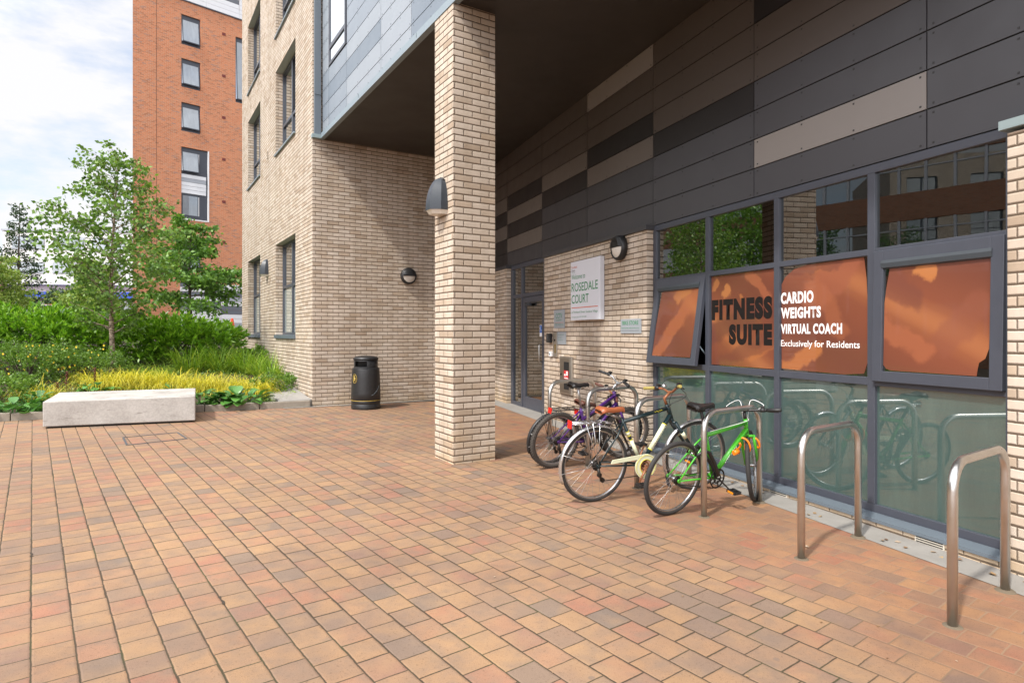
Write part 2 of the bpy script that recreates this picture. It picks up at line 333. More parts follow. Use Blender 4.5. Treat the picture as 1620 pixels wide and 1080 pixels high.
def poster_mat():
    k = Nodes('fitness_poster_print'); p = k.n('ShaderNodeTexCoord').outputs['Object']
    mp = k.n('ShaderNodeMapping'); mp.inputs['Rotation'].default_value = (.5, .9, .7); k.l(p, mp.inputs[0])
    w = k.n('ShaderNodeTexWave'); w.inputs['Scale'].default_value = .3; w.inputs['Distortion'].default_value = 3; w.inputs['Detail'].default_value = 2.5; w.inputs['Detail Scale'].default_value = .8
    k.l(mp.outputs[0], w.inputs[0])
    c = k.ramp(w.outputs['Fac'], [(0, (0.158, 0.051, 0.030)), (.5, (0.198, 0.063, 0.033)), (.85, (0.224, 0.071, 0.036)), (.95, (0.277, 0.095, 0.041)), (1, (0.363, 0.136, 0.055))])
    g0 = k.pos(); vv = k.n('ShaderNodeVectorMath', operation='SUBTRACT'); k.l(g0, vv.inputs[0]); vv.inputs[1].default_value = S0
    dts = k.n('ShaderNodeVectorMath', operation='DOT_PRODUCT'); k.l(vv.outputs[0], dts.inputs[0]); dts.inputs[1].default_value = uC; zc_ = k.n('ShaderNodeSeparateXYZ'); k.l(g0, zc_.inputs[0])
    ps_ = k.math('ADD', dts.outputs['Value'], k.math('MULTIPLY_ADD', k.noise(p, 5, 5), .22, -.11)); pz_ = k.math('ADD', zc_.outputs[2], k.math('MULTIPLY_ADD', k.noise(p, 6, 5), .22, -.11))
    c2 = c
    # soft printed shapes: forearm, hand, shoulder, straps
    for (ax_, az_), (bx_, bz_), rad_, col_, al_ in (
        ((-2.193, 1.166), (-2.571, 1.403), 0.080, (0.44, 0.16, 0.05), 0.80),
        ((-1.747, 1.297), (-2.062, 1.472), 0.066, (0.42, 0.15, 0.05), 0.75),
        ((-2.939, 2.148), (-2.535, 1.887), 0.142, (0.3, 0.1, 0.052), 0.80),
        ((-1.728, 2.167), (-1.995, 1.890), 0.059, (0.33, 0.11, 0.05), 0.80),
        ((-1.170, 2.088), (-1.234, 2.126), 0.050, (0.42, 0.17, 0.06), 0.80),
        ((-1.359, 1.977), (-1.410, 2.050), 0.049, (0.44, 0.18, 0.06), 0.85),
        ((-1.597, 1.910), (-1.578, 1.965), 0.034, (0.4, 0.15, 0.05), 0.70),
        ((-1.083, 1.531), (-1.765, 1.744), 0.115, (0.15, 0.052, 0.034), 0.80),
        ((-1.276, 1.215), (-1.986, 1.471), 0.098, (0.16, 0.055, 0.036), 0.60),
        ((-2.571, 1.972), (-2.843, 1.593), 0.093, (0.34, 0.115, 0.05), 0.55),
        ((-3.208, 1.669), (-3.629, 1.397), 0.088, (0.34, 0.115, 0.052), 0.80),
        ((-3.590, 2.024), (-3.658, 2.017), 0.053, (0.48, 0.19, 0.06), 0.90),
        ((-0.197, 1.246), (-0.879, 1.990), 0.105, (0.36, 0.12, 0.05), 0.75),
        ((-0.540, 1.993), (-0.737, 2.043), 0.070, (0.46, 0.18, 0.06), 0.80),
        ((-3.265, 2.002), (-3.530, 1.834), 0.113, (0.17, 0.058, 0.038), 0.70),
        ((-2.233, 2.148), (-2.777, 2.182), 0.073, (0.17, 0.058, 0.038), 0.70),
        ((-3.771, 1.495), (-4.032, 1.763), 0.116, (0.25, 0.085, 0.048), 0.60),
    ):
        ex, ez = bx_-ax_, bz_-az_; ll = ex*ex+ez*ez
        qx, qz = k.math('SUBTRACT', ps_, ax_), k.math('SUBTRACT', pz_, az_)
        tt_ = k.math('MINIMUM', k.math('MAXIMUM', k.math('DIVIDE', k.math('ADD', k.math('MULTIPLY', qx, ex), k.math('MULTIPLY', qz, ez)), ll), 0.0), 1.0)
        dx_, dz_ = k.math('MULTIPLY_ADD', tt_, -ex, qx), k.math('MULTIPLY_ADD', tt_, -ez, qz)
        dd_ = k.math('SQRT', k.math('ADD', k.math('MULTIPLY', dx_, dx_), k.math('MULTIPLY', dz_, dz_)))
        mr_ = k.n('ShaderNodeMapRange', interpolation_type='SMOOTHSTEP'); k.l(dd_, mr_.inputs[0]); mr_.inputs[1].default_value = rad_*1.15; mr_.inputs[2].default_value = rad_*.55; mr_.inputs[4].default_value = al_
        c2 = k.mix(mr_.outputs[0], c2, col_)
    b = k.prin(k.mix(1.0, c2, (.88, .84, .84), 'MULTIPLY'), .45, 0, .3)
    fr = k.n('ShaderNodeFresnel'); fr.inputs[0].default_value = 1.45
    gl = k.n('ShaderNodeBsdfGlossy'); gl.inputs['Roughness'].default_value = .0
    m = k.n('ShaderNodeMixShader'); k.l(k.math('MULTIPLY_ADD', fr.outputs[0], 1.0, .03), m.inputs[0]); k.l(b.outputs[0], m.inputs[1]); k.l(gl.outputs[0], m.inputs[2])
    return k.done(m)
MAT['poster'] = poster_mat()
def leafmat(name, cols, rough=.45, trans=.3, spec=.4):
    k = Nodes(name); g = k.n('ShaderNodeNewGeometry')
    c = k.ramp(g.outputs['Random Per Island'], [(i/(len(cols)-1), cc) for i, cc in enumerate(cols)])
    b = k.prin(c, rough, 0, spec)
    t = k.n('ShaderNodeBsdfTranslucent'); k.l(k.mix(1.0, c, (1.25, 1.3, .7), 'MULTIPLY'), t.inputs[0])
    m = k.n('ShaderNodeMixShader'); m.inputs[0].default_value = trans; k.l(b.outputs[0], m.inputs[1]); k.l(t.outputs[0], m.inputs[2])
    return k.done(m)
MAT['birchleaf'] = leafmat('birch_leaf', [(.06, .125, .024), (.105, .21, .035), (.16, .28, .05), (.21, .33, .07)])
MAT['treeleaf'] = leafmat('tree_leaf', [(.05, .13, .02), (.09, .20, .03), (.14, .28, .04), (.19, .34, .05)])
MAT['firleaf'] = leafmat('dark_tree_leaf', [(.03, .065, .03), (.045, .09, .035), (.06, .11, .04)])
MAT['limeleaf'] = leafmat('pale_shrub_leaf', [(.15, .26, .04), (.27, .40, .07), (.42, .50, .14), (.22, .35, .06)])
MAT['laurel'] = leafmat('laurel_leaf', [(.07, .17, .014), (.13, .29, .02), (.20, .40, .03), (.28, .47, .04)], rough=.3, spec=.5)
MAT['hyper'] = leafmat('small_leaf', [(.065, .135, .022), (.12, .225, .03), (.19, .31, .055)])
MAT['sedge'] = leafmat('sedge_blade', [(.28, .29, .025), (.54, .48, .035), (.76, .64, .05), (.42, .44, .03), (.78, .67, .12)], trans=.25)
MAT['blade'] = leafmat('green_blade', [(.11, .23, .015), (.18, .33, .025), (.26, .40, .03), (.36, .44, .04)], trans=.25)
MAT['bergenia'] = leafmat('broad_leaf', [(.045, .14, .025), (.075, .21, .04), (.11, .27, .05), (.085, .23, .04)], rough=.3, spec=.5, trans=.15)
MAT['yellowfl'] = plain('yellow_petal', (.7, .5, .02), .6)
MAT['purplefl'] = plain('purple_petal', (.2, .1, .35), .6)
MAT['redstalk'] = plain('seed_head', (.11, .03, .02), .7)
def bark(name, a, b, sc):
    k = Nodes(name); mp = k.n('ShaderNodeMapping'); mp.inputs['Scale'].default_value = sc; k.l(k.obj(), mp.inputs[0])
    n = k.noise(mp.outputs[0], 14, 5, .7)
    return k.done(k.prin(k.ramp(n, [(.42, a), (.62, b)]), .85, normal=k.bump(n, .5, .01)))
MAT['birchbark'] = bark('birch_bark', (.10, .07, .05), (.42, .33, .25), (1, 1, 2.2))
MAT['bark'] = bark('brown_bark', (.05, .035, .025), (.13, .095, .07), (2, 2, .5))

# ------------------------------------------------------------------ ground, paving, kerb
K0 = Vector((-3.87, 11.95, 0)); kd = Vector((.88, .475, 0)).normalized(); km = Vector((-kd.y, kd.x, 0))
def dk(x, y): return (Vector((x, y, 0))-K0).dot(km)
def hz(x, y):                                                 # planted bank rises behind the kerb, then levels out
    d = dk(x, y); g = max(-.6, min(.6, gz(x, y)))
    if d < .08: return g-.12
    return .14+.11*min(d, 8)+.025*max(0, min(d-8, 22))+.03*math.sin(x*2.1)*math.sin(y*1.7)*min(1, d/3)
def pos(x, d):                                                # a spot d metres behind the kerb on a line of sight column
    r = (x-810)/980; Y = (d+K0.dot(km))/(r*km.x+km.y); return r*Y, Y
m = M()
xs = [-400, -200, -100, -60, -45]+[-36+i*.8 for i in range(70)]+[24, 40, 80, 200, 400]
ys = [-300, -120, -50, -20, -8, 0, 4, 7]+[8+i*.5 for i in range(60)]+[42, 50, 60, 75, 100, 160, 300, 600]
vs = [(x, y, hz(x, y)) for y in ys for x in xs]; n = len(xs)
m.add(vs, [(j*n+i, j*n+i+1, (j+1)*n+i+1, (j+1)*n+i) for j in range(len(ys)-1) for i in range(n-1)], 0, True)
struct(m.build('ground', MAT['soil']))
m = M(); far = [K0+kd*t for t in (12, -40)]
poly = [K0+kd*9, K0-kd*30, Vector((-40, -14, 0)), Vector((9, -14, 0)), Vector((9, 12, 0))]
m.add([(p.x, p.y, gz(p.x, p.y)) for p in poly], [tuple(range(5))])
pv = m.build('paving', MAT['pav']); struct(pv)
ul = pv.data.uv_layers.new(name='UVMap')
for p in pv.data.polygons:
    for li in p.loop_indices:
        q = pv.data.vertices[pv.data.loops[li].vertex_index].co; ul.data[li].uv = (q.dot(uP), q.dot(vP))
if pv.data.polygons[0].normal.z < 0: pv.data.flip_normals()
# concrete margin along the foot of the glazed wall and the bin wall
def sheet(pts, dz): return [Vector((p.x, p.y, gz(p.x, p.y)+dz)) for p in pts]
m = M(); m.add(sheet([C((-6, .32, 0)), C((6.2, .32, 0)), C((6.6, -.6, 0)), C((-6, -.6, 0))], .004), [(0, 1, 2, 3)])
m.add(sheet([A((-.10, -.55, 0)), A((-.10, 3.7, 0)), A((.3, 3.9, 0)), A((.3, -.55, 0))], .008), [(0, 1, 2, 3)])
o = m.build('concrete_margin_path', MAT['strip']); struct(o)
for p in o.data.polygons: pass
m = M()
def kz(p): return gz(p.x, p.y)
for i in range(34):                                           # kerb stones .9 m long with hairline joints
    a = K0-kd*(.02+i*.915); b = a-kd*.905; z = kz(a)
    m.prism([a, a+km*.12, b+km*.12, b], z-.15, z+.128)
o = m.build('planter_kerb', MAT['kerb'], bevel=.012); struct(o)
m = M(); a = A((0.0, 0, 0)); m.slab([A((.02, -.01, .27)), A((.02, -.62, .27)), A((1.6, -.62, .40)), A((1.6, -.01, .40))], (0, 0, -.25))
m.slab([A((1.61, -.01, .405)), A((1.61, -.50, .405)), A((3.2, -.5, .58)), A((3.2, -.01, .58))], (0, 0, -.25))
struct(m.build('edging_slab_path', MAT['strip'], bevel=.01))
# manhole frame let into the setts
mh = [(-5.321, 8.477), (-4.823, 8.929), (-4.433, 8.446), (-4.943, 7.951)]
m = M()
for i in range(4):
    p, q = Vector((*mh[i], 0)), Vector((*mh[(i+1) % 4], 0)); d = (q-p).normalized(); w = Vector((-d.y, d.x, 0))*.011
    m.slab([Vector((t.x, t.y, gz(t.x, t.y)+.007)) for t in (p-w, q-w, q+w, p+w)], (0, 0, -.03))
tag(m.build('manhole_cover', plain('worn_steel', (.12, .125, .14), .5, metal=.6, var=.3)), 'steel framed recessed manhole cover set flush in the paving beside the concrete bench', 'manhole cover')

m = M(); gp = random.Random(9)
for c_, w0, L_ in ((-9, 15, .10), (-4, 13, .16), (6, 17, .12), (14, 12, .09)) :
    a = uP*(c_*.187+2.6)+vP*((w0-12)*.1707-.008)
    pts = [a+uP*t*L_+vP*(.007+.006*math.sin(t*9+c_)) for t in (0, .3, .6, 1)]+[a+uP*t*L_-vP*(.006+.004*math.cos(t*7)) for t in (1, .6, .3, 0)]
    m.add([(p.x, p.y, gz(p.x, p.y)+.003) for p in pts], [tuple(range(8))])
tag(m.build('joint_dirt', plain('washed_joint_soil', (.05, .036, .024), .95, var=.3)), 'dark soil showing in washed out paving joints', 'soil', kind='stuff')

# ------------------------------------------------------------------ the apartment building
B = thing('apartment_building', 'buff brick apartment building with grey clad overhang, corner pillar and glazed gym front', 'building', (1.0, 9.0, 0))
def wall_grid(m, holes, x0, x1, z0, z1, T, rev, head_mi=1):
    xs = sorted({x0, x1, *[h[0] for h in holes], *[h[1] for h in holes]}); zs = sorted({z0, z1, *[h[2] for h in holes], *[h[3] for h in holes]})
    for i in range(len(xs)-1):
        for j in range(len(zs)-1):
            cx, cz = (xs[i]+xs[i+1])/2, (zs[j]+zs[j+1])/2
            if any(h[0] < cx < h[1] and h[2] < cz < h[3] for h in holes): continue
            m.add([T((xs[i], 0, zs[j])), T((xs[i+1], 0, zs[j])), T((xs[i+1], 0, zs[j+1])), T((xs[i], 0, zs[j+1]))], [(3, 2, 1, 0)])
    for a, b, c, d in holes:
        m.add([T((a, 0, c)), T((a, 0, d)), T((a, rev, d)), T((a, rev, c))], [(0, 1, 2, 3)])
        m.add([T((b, 0, c)), T((b, 0, d)), T((b, rev, d)), T((b, rev, c))], [(3, 2, 1, 0)])
        m.add([T((a, 0, d)), T((b, 0, d)), T((b, rev, d)), T((a, rev, d))], [(0, 1, 2, 3)], head_mi)
        m.add([T((a, 0, c)), T((b, 0, c)), T((b, rev, c)), T((a, rev, c))], [(3, 2, 1, 0)], head_mi)
LEVELS = [(1.50, 3.69), (5.85, 7.87), (8.70, 10.75), (11.6, 13.6)]
holes = [(a0, a1, z0, z1) for z0, z1 in LEVELS for a0, a1 in ((1.46, 3.60), (5.72, 7.83))]
m = M(); wall_grid(m, holes, 0, 9.0, -.4, 15.2, A, .22)
# bin wall, back and roof of this wing
m.add([A((0, 0, -.4)), A((0, 14, -.4)), A((0, 14, 15.2)), A((0, 0, 15.2))], [(0, 1, 2, 3)])
m.add([A((9, 0, -.4)), A((9, 12, -.4)), A((9, 12, 15.2)), A((9, 0, 15.2))], [(3, 2, 1, 0)])
m.add([A((0, 0, 15.2)), A((9, 0, 15.2)), A((9, 12, 15.2)), A((0, 14, 15.2))], [(0, 1, 2, 3)], 1)
m.build('wall', [MAT['brick'], MAT['metalhead']], B, uv=True)
def facade_window(a0, a1, z0, z1, ground):
    T = A; d0, d1 = .16, .22; f = M(T); w = .065
    f.bx(a0, a0+w, d0, d1, z0, z1); f.bx(a1-w, a1, d0, d1, z0, z1); f.bx(a0+w, a1-w, d0, d1, z0, z0+w); f.bx(a0+w, a1-w, d0, d1, z1-w, z1)
    mid = (a0+a1)/2; f.bx(mid-.04, mid+.04, d0-.004, d1, z0+w, z1-w)
    zt = z0+(z1-z0)*(.53 if ground else .36)
    f.bx(a0+w, mid-.04, d0+.004, d1, zt-.035, zt+.035); f.bx(mid+.04, a1-w, d0+.004, d1, zt-.035, zt+.035)
    if not ground:                                            # opening light stands a little proud
        x0, x1 = a0+w, mid-.04
        f.bx(x0, x0+.05, d0-.02, d0+.002, zt+.035, z1-w); f.bx(x1-.05, x1, d0-.02, d0+.002, zt+.035, z1-w)
    o = f.build('window', MAT['frame'], B, bevel=.004)
    g = M(T); g.add([(a0+w, .2, zt), (a1-w, .2, zt), (a1-w, .2, z1-w), (a0+w, .2, z1-w)], [(3, 2, 1, 0)]); g.build('pane', MAT['fglass'], o)
    g = M(T); g.add([(a0+w, .2, z0+w), (a1-w, .2, z0+w), (a1-w, .2, zt), (a0+w, .2, zt)], [(3, 2, 1, 0)]); g.build('pane', MAT['ffilm' if ground else 'fglass'], o)
    s = M(T); s.bx(a0-.01, a1+.01, -.045, .16, z0-(.075 if ground else .03), z0+.004); s.build('sill', MAT['trim'] if ground else MAT['edge'], o, bevel=.004)
for i, h in enumerate(holes): facade_window(*h, i < 2)
# small vent on the facade
m = M(A); m.bx(4.55, 4.68, -.012, .01, 6.03, 6.22); m.build('vent', plain('vent_grille', (.25, .2, .15), .7), B)

# overhanging upper storey: dark soffit below, pale panels on the front
E0 = A((0.0, .19, 0)); E1 = E0-uA*20
ZS = 5.335
m = M()
p3 = A((0, 14, 0))
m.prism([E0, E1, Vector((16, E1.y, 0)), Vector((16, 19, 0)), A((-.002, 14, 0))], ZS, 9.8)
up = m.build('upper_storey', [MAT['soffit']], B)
AX = lambda p: A((p[0], .19+p[1], p[2]))                      # p = (along, inward, z) on the overhang face
m = M(AX); m.bx(-.01, -20, -.045, .03, ZS-.012, 5.425); m.bx(-.012, -20, -.052, -.04, ZS-.016, ZS+.012)
for k in range(7): m.bx(-2.4-2.4*k, -2.404-2.4*k, -.047, -.03, ZS, 5.42, 1)
m.build('edge_trim', [MAT['edge'], MAT['gap']], B)
m = M(A); m.bx(-.002, -.07, .025, .15, ZS+.06, 9.8); m.bx(-.003, -.10, -.03, .20, ZS-.02, ZS+.055, 1); m.bx(-.075, -.08, .02, .155, 6.15, 6.16, 2); m.build('corner_trim', [MAT['trim'], MAT['flash'], MAT['gap']], B, bevel=.004)
rows = [5.435, 5.63]+[5.63+.3*i for i in range(1, 14)]
cols = [-.07, -.50, -1.66, -3.38, -4.56, -6.35, -8.1, -9.9, -11.7, -13.5, -15.3, -17.1, -19]
rnd = random.Random(4)
tone = {(0, 0): 0, (1, 0): 1, (2, 0): 0, (3, 0): 0, (4, 0): 2, (0, 1): 1, (1, 1): 1, (2, 1): 0, (3, 1): 0, (0, 2): 1, (1, 2): 2, (2, 2): 2, (3, 2): 0, (4, 2): 0, (5, 2): 0,
        (0, 3): 1, (1, 3): 1, (2, 3): 0, (3, 3): 0, (4, 3): 0, (0, 4): 0, (1, 4): 1, (2, 4): 1, (1, 5): 0}
m = M(AX)
for c in range(len(cols)-1):
    for r_ in range(len(rows)-1):
        x0, x1, z0, z1 = cols[c]-.005, cols[c+1]+.005, rows[r_]+.006, rows[r_+1]-.006
        if c == 1 and z0 > 6.5: continue                      # the tall window sits here
        mi = tone.get((c, r_), rnd.choice([0, 0, 1, 1, 2]))
        m.bx(x0, x1, -.014, .0, z0, z1, mi)
        for t in (0.04, .35, .66, .96):
            for zz in (z0+.03, z1-.03):
                xx = x0+(x1-x0)*t; m.bx(xx-.007, xx+.007, -.017, -.012, zz-.007, zz+.007, 3)
m.build('cladding', [MAT['aL'], MAT['aM'], MAT['aD'], MAT['trim']], B)
m = M(AX); m.bx(-.07, -20, -.004, .02, ZS+.08, 9.8); m.build('cladding_backing', MAT['gap'], B)
f = M(AX); x0, x1 = -.55, -1.62
f.bx(x0, x0-.06, -.03, .01, 6.545, 9.8); f.bx(x1, x1+.06, -.03, .01, 6.545, 9.8); f.bx(x0-.06, x1+.06, -.03, .01, 6.545, 6.60); f.bx(x0-.06, x1+.06, -.03, .01, 6.84, 6.92)
wn = f.build('window', MAT['frame'], B, bevel=.004)
g = M(AX); g.add([(x0, -.012, 6.6), (x1, -.012, 6.6), (x1, -.012, 9.8), (x0, -.012, 9.8)], [(0, 1, 2, 3)]); g.build('pane', glass('upper_glass', None, (.20, .26, .34), 2.2, .25), wn)

# brick pillar under the corner of the overhang
c0 = Vector((-.672, 7.075, 0))
m = M(); m.prism([c0, c0+uB*.552, c0+uB*.552+uA*.50, c0+uA*.50], -.3, ZS+.002); m.build('pillar', MAT['brick'], B, uv=True)

# right-hand wall
def cbox(m, s0, s1, n0, n1, z0, z1, mi=0):
    m2 = M(C); m2.bx(s0, s1, n0, n1, z0, z1); b = len(m.v); m.v += m2.v; m.f += [[i+b for i in f] for f in m2.f]; m.mi += [mi]*6; m.sm += [False]*6
m = M(); cbox(m, 0, 3.27, -.30, 0, -.3, 2.89); m.build('wall', MAT['brick'], B, uv=True)
m = M(); cbox(m, 5.21, 7.2, -.30, 0, -.3, 2.89); m.build('wall', MAT['brick'], B, uv=True)
m = M(); cbox(m, -8, -4.24, -.30, 0, -.3, 2.87); m.build('wall', MAT['brick'], B, uv=True)
m = M(); cbox(m, -4.24, 0, -.24, -.002, -.3, .045); m.build('plinth', MAT['brick'], B, uv=True)
for s0, s1, mt in ((-.02, 3.30, 'pG2'), (5.18, 7.2, 'pG2'), (-8, -4.20, 'flash')):
    m = M(); cbox(m, s0, s1, -.20, .03, 2.893, 2.955); m.build('coping', MAT[mt], B, bevel=.004)
for s in (-2.25, -3.72):                                      # pale slotted air bricks
    m = M(C); m.bx(s-.11, s+.11, -.01, .004, -.035, .04); [m.bx(s-.1, s+.1, .003, .007, z, z+.006, 1) for z in (-.02, -.003, .014, .03)]
    m.build('air_brick', [plain('air_brick_cream', (.55, .5, .42), .7), MAT['gap']], B)
# upper rainscreen panels
ps = [-7.27, -5.44, -3.62, -1.805, .022, 1.853, 3.632, 5.468, 7.3]
cmap = {1: 'GGGGGGTT', 2: 'GLGGTTKT', 3: 'GGGKTTTT', 4: 'GGgMKTTL', 5: 'gggKMTTT', 6: 'gMKMKTTT', 7: 'KKMKMTTT', 0: 'GGGGTTTT'}
key = dict(K=0, G=1, g=2, T=3, M=4, L=5)
m = M(C)
for c in range(8):
    for r_ in range(8):
        s0, s1 = ps[c]+.005, ps[c+1]-.005; z0 = 2.958+.298*r_; z1 = z0+.286
        m.bx(s0, s1, -.122, -.112, z0, min(z1, ZS-.004), key[cmap[c][r_]])
        for t in (.025, .35, .66, .975):
            for zz in (z0+.03, z1-.03):
                xx = s0+(s1-s0)*t; m.bx(xx-.007, xx+.007, -.113, -.109, zz-.007, zz+.007, 0)
m.build('cladding', [MAT[x] for x in ('pK', 'pG', 'pG2', 'pT', 'pM', 'pL')], B)
m = M(); cbox(m, -8, 7.4, -.2, -.124, 2.9, ZS); m.build('cladding_backing', MAT['gap'], B)
# dark rooms behind the glass
m = M(C)
for s0, s1, dpt in ((-4.3, 0.02, 4), (3.2, 5.3, 4)):
    vs = [(s0, -.19, -.02), (s1, -.19, -.02), (s1, -dpt, -.02), (s0, -dpt, -.02), (s0, -.19, 3.0), (s1, -.19, 3.0), (s1, -dpt, 3.0), (s0, -dpt, 3.0)]
    m.add(vs, [(0, 1, 2, 3), (4, 7, 6, 5), (0, 3, 7, 4), (1, 5, 6, 2), (3, 2, 6, 7)])
m.build('interior', MAT['dark'], B)

# glazed gym front: 4 bays x 3 rows
f = M(C); F0, F1 = -.165, -.10
ms = [-.035, -1.081, -2.125, -3.160, -4.205]
f.bx(-4.24, 0, F0, F1, .085, .150); f.bx(-4.24, 0, F0, F1, 2.875, 2.945)
for i, s in enumerate(ms): f.bx(s-.034, s+.034, F0, F1+.003, .150, 2.875)
for i in range(4):
    a, b = ms[i+1]+.034, ms[i]-.034
    for z0, z1 in ((1.124, 1.19), (2.20, 2.253)): f.bx(a, b, F0, F1, z0, z1)
win = f.build('window', MAT['frame'], B, bevel=.004)
s = M(); prof = [(-.10, .086), (.012, .066), (.014, .040), (-.005, .036), (-.10, .046)]
s.slab([C((0, n, z)) for n, z in prof], uC*-4.24); s.build('sill', MAT['trim'], win)
for i in range(4):
    a, b = ms[i+1]+.034, ms[i]-.034
    for j, (z0, z1, mt) in enumerate(((.15, 1.124, 'film'), (1.19, 2.20, None), (2.253, 2.875, 'glass'))):
        if mt is None and i in (0, 3): continue
        g = M(C); n_ = -.128
        g.add([(a, n_, z0), (b, n_, z0), (b, n_, z1), (a, n_, z1)], [(3, 2, 1, 0)])
        g.build('pane', MAT[mt or 'glass'], win)
# opening casements, hinged at the head
def casement(a, b, z0, z1, ang, proud):
    def T(p):                                                 # rotate about the head
        y, z = p[1], p[2]-z1; c_, s_ = math.cos(R(ang)), math.sin(R(ang))
        return C((p[0], F1+proud+y*c_-z*s_, z1+y*s_+z*c_))
    f = M(T); w = .085
    f.bx(a, a+w, -.05, .0, z0, z1); f.bx(b-w, b, -.05, .0, z0, z1); f.bx(a+w, b-w, -.05, .0, z0, z0+w); f.bx(a+w, b-w, -.05, .0, z1-w, z1)
    o = f.build('casement', MAT['frame'], B, bevel=.004)
    v = M(T); v.slab([(a+w-.012, -.02, z1-w-.066), (a+w-.012, .004, z1-w-.056), (a+w-.012, .010, z1-w-.02), (a+w-.012, .006, z1-w+.004), (a+w-.012, -.02, z1-w+.004)], T((b-w+.02, 0, 0))-T((a+w-.02, 0, 0)) if False else (b-a-2*w+.024, 0, 0))
    vo = v.build('trickle_vent', plain('vent_bar', (.045, .055, .065), .35), o)
    m2 = M(T)
    for kk in range(3): m2.bx(a+w, b-w, .024, .031, z1-w-.045+.02*kk, z1-w-.041+.02*kk)
    g = M(T); g.add([(a+w, -.022, z0+w), (b-w, -.022, z0+w), (b-w, -.022, z1-w), (a+w, -.022, z1-w)], [(3, 2, 1, 0)]); g.build('pane', MAT['glass'], o)
    for q in (a+.03, b-.03):
        if ang > 4: arm = M(); arm.cyl(T((q, -.05, z0+.25)), C((q, F0+.02, z0+.12)), .008, n=6); arm.build('stay_arm', MAT['edge'], o)
    pass
    return T, a+w, b-w, z0+w, z1-w
TL = casement(ms[1]+.038, ms[0]-.030, 1.17, 2.225, 8.2, .004)
TR = casement(ms[4]+.030, ms[3]-.038, 1.165, 2.222, 1.3, .022)

# text helper: lettering fitted to a box on a plane
def text(name, s, o, ax, up, x0, z0, w, h, mat, parent, bold=0.0, depth=.0015, spacing=1.0, align_w=True):
    cu = bpy.data.curves.new('tmp', 'FONT'); cu.body = s; cu.size = 1; cu.offset = bold; cu.extrude = 0; cu.space_character = spacing; cu.resolution_u = 4; cu.space_line = .95
    ob = bpy.data.objects.new('tmp', cu); COL.objects.link(ob)
    dg = bpy.context.evaluated_depsgraph_get(); me = bpy.data.meshes.new_from_object(ob.evaluated_get(dg))
    bpy.data.objects.remove(ob); bpy.data.curves.remove(cu)
    co = np.zeros(len(me.vertices)*3); me.vertices.foreach_get('co', co); co = co.reshape(-1, 3)
    mn, mxx = co.min(0), co.max(0); sc = np.array([w/(mxx[0]-mn[0]) if align_w else h/(mxx[1]-mn[1]), h/(mxx[1]-mn[1])])
    ax, up = Vector(ax), Vector(up); nrm = ax.cross(up).normalized(); off = root_off(parent) if parent else Vector()
    for v in me.vertices:
        v.co = o+ax*(x0+(v.co.x-mn[0])*sc[0])+up*(z0+(v.co.y-mn[1])*sc[1])+nrm*depth-off
    me.name = name; me.materials.clear(); me.materials.append(mat)
    for p in me.polygons: p.material_index = 0
    t = bpy.data.objects.new(name, me); COL.objects.link(t)
    if parent: t.parent = parent
    return t

# ------------------------------------------------------------------ door set in its recess
f = M(C)
f.bx(3.27, 5.21, F0, F1, 2.86, 2.945)
for a, b in ((5.10, 5.21), (4.57, 4.65), (3.445, 3.525), (3.235, 3.28)): f.bx(a, b, F0, F1+.003, .06, 2.86)
for a, b in ((4.65, 5.10), (3.525, 4.57), (3.28, 3.445)): f.bx(a, b, F0, F1, 2.262, 2.335)
f.bx(4.65, 5.10, F0, F1, .06, .15); f.bx(3.28, 3.445, F0, F1, .06, .15); f.bx(3.28, 3.445, F0, F1, 1.12, 1.30)
fr = f.build('door_frame', MAT['frame'], B, bevel=.004)
for a, b, z0, z1 in ((4.65, 5.10, .15, 2.262), (4.65, 5.10, 2.335, 2.86), (3.525, 4.57, 2.335, 2.86), (3.28, 3.445, .15, 1.12), (3.28, 3.445, 1.3, 2.262), (3.28, 3.445, 2.335, 2.86)):
    g = M(C); g.add([(a, -.13, z0), (b, -.13, z0), (b, -.13, z1), (a, -.13, z1)], [(3, 2, 1, 0)]); g.build('pane', MAT['glass'], fr)
d = M(C); a, b = 3.53, 4.565; D0, D1 = -.16, -.108
d.bx(a, a+.10, D0, D1, .075, 2.255); d.bx(b-.11, b, D0, D1, .075, 2.255); d.bx(a+.10, b-.11, D0, D1, .075, .30); d.bx(a+.10, b-.11, D0, D1, 2.15, 2.255)
door = d.build('door', MAT['frame'], B, bevel=.004)
g = M(C); g.add([(a+.1, -.135, .3), (b-.11, -.135, .3), (b-.11, -.135, 2.15), (a+.1, -.135, 2.15)], [(3, 2, 1, 0)]); g.build('pane', MAT['glass'], door)
h = M(C); h.tube([(3.60, -.108, 1.34), (3.60, -.05, 1.34), (3.60, -.04, 1.32), (3.60, -.04, 1.04), (3.60, -.05, 1.02), (3.60, -.108, 1.02)], .012, 8); h.build('handle', MAT['steel'], door)
h = M(C); h.bx(4.1, 4.36, -.106, -.06, 2.08, 2.135); h.bx(3.8, 4.12, -.085, -.07, 2.12, 2.135); h.build('door_closer', MAT['lampgrey'], door, bevel=.004)
m = M(C); m.bx(3.64, 3.78, -.133, -.130, 1.49, 1.70); sg = m.build('notice', MAT['white'], door)
m = M(C); m.bx(3.648, 3.772, -.1305, -.1285, 1.555, 1.692); m.build('notice_print', MAT['blue'], sg)
m = M(C); m.ring((3.71, -.128, 1.64), nC, .026, .005, 16, 5); m.bx(3.704, 3.716, -.1288, -.127, 1.575, 1.61); [m.bx(3.655, 3.765, -.1302, -.1288, z, z+.012) for z in (1.505, 1.53)]
m.build('notice_symbol', MAT['white'], sg)

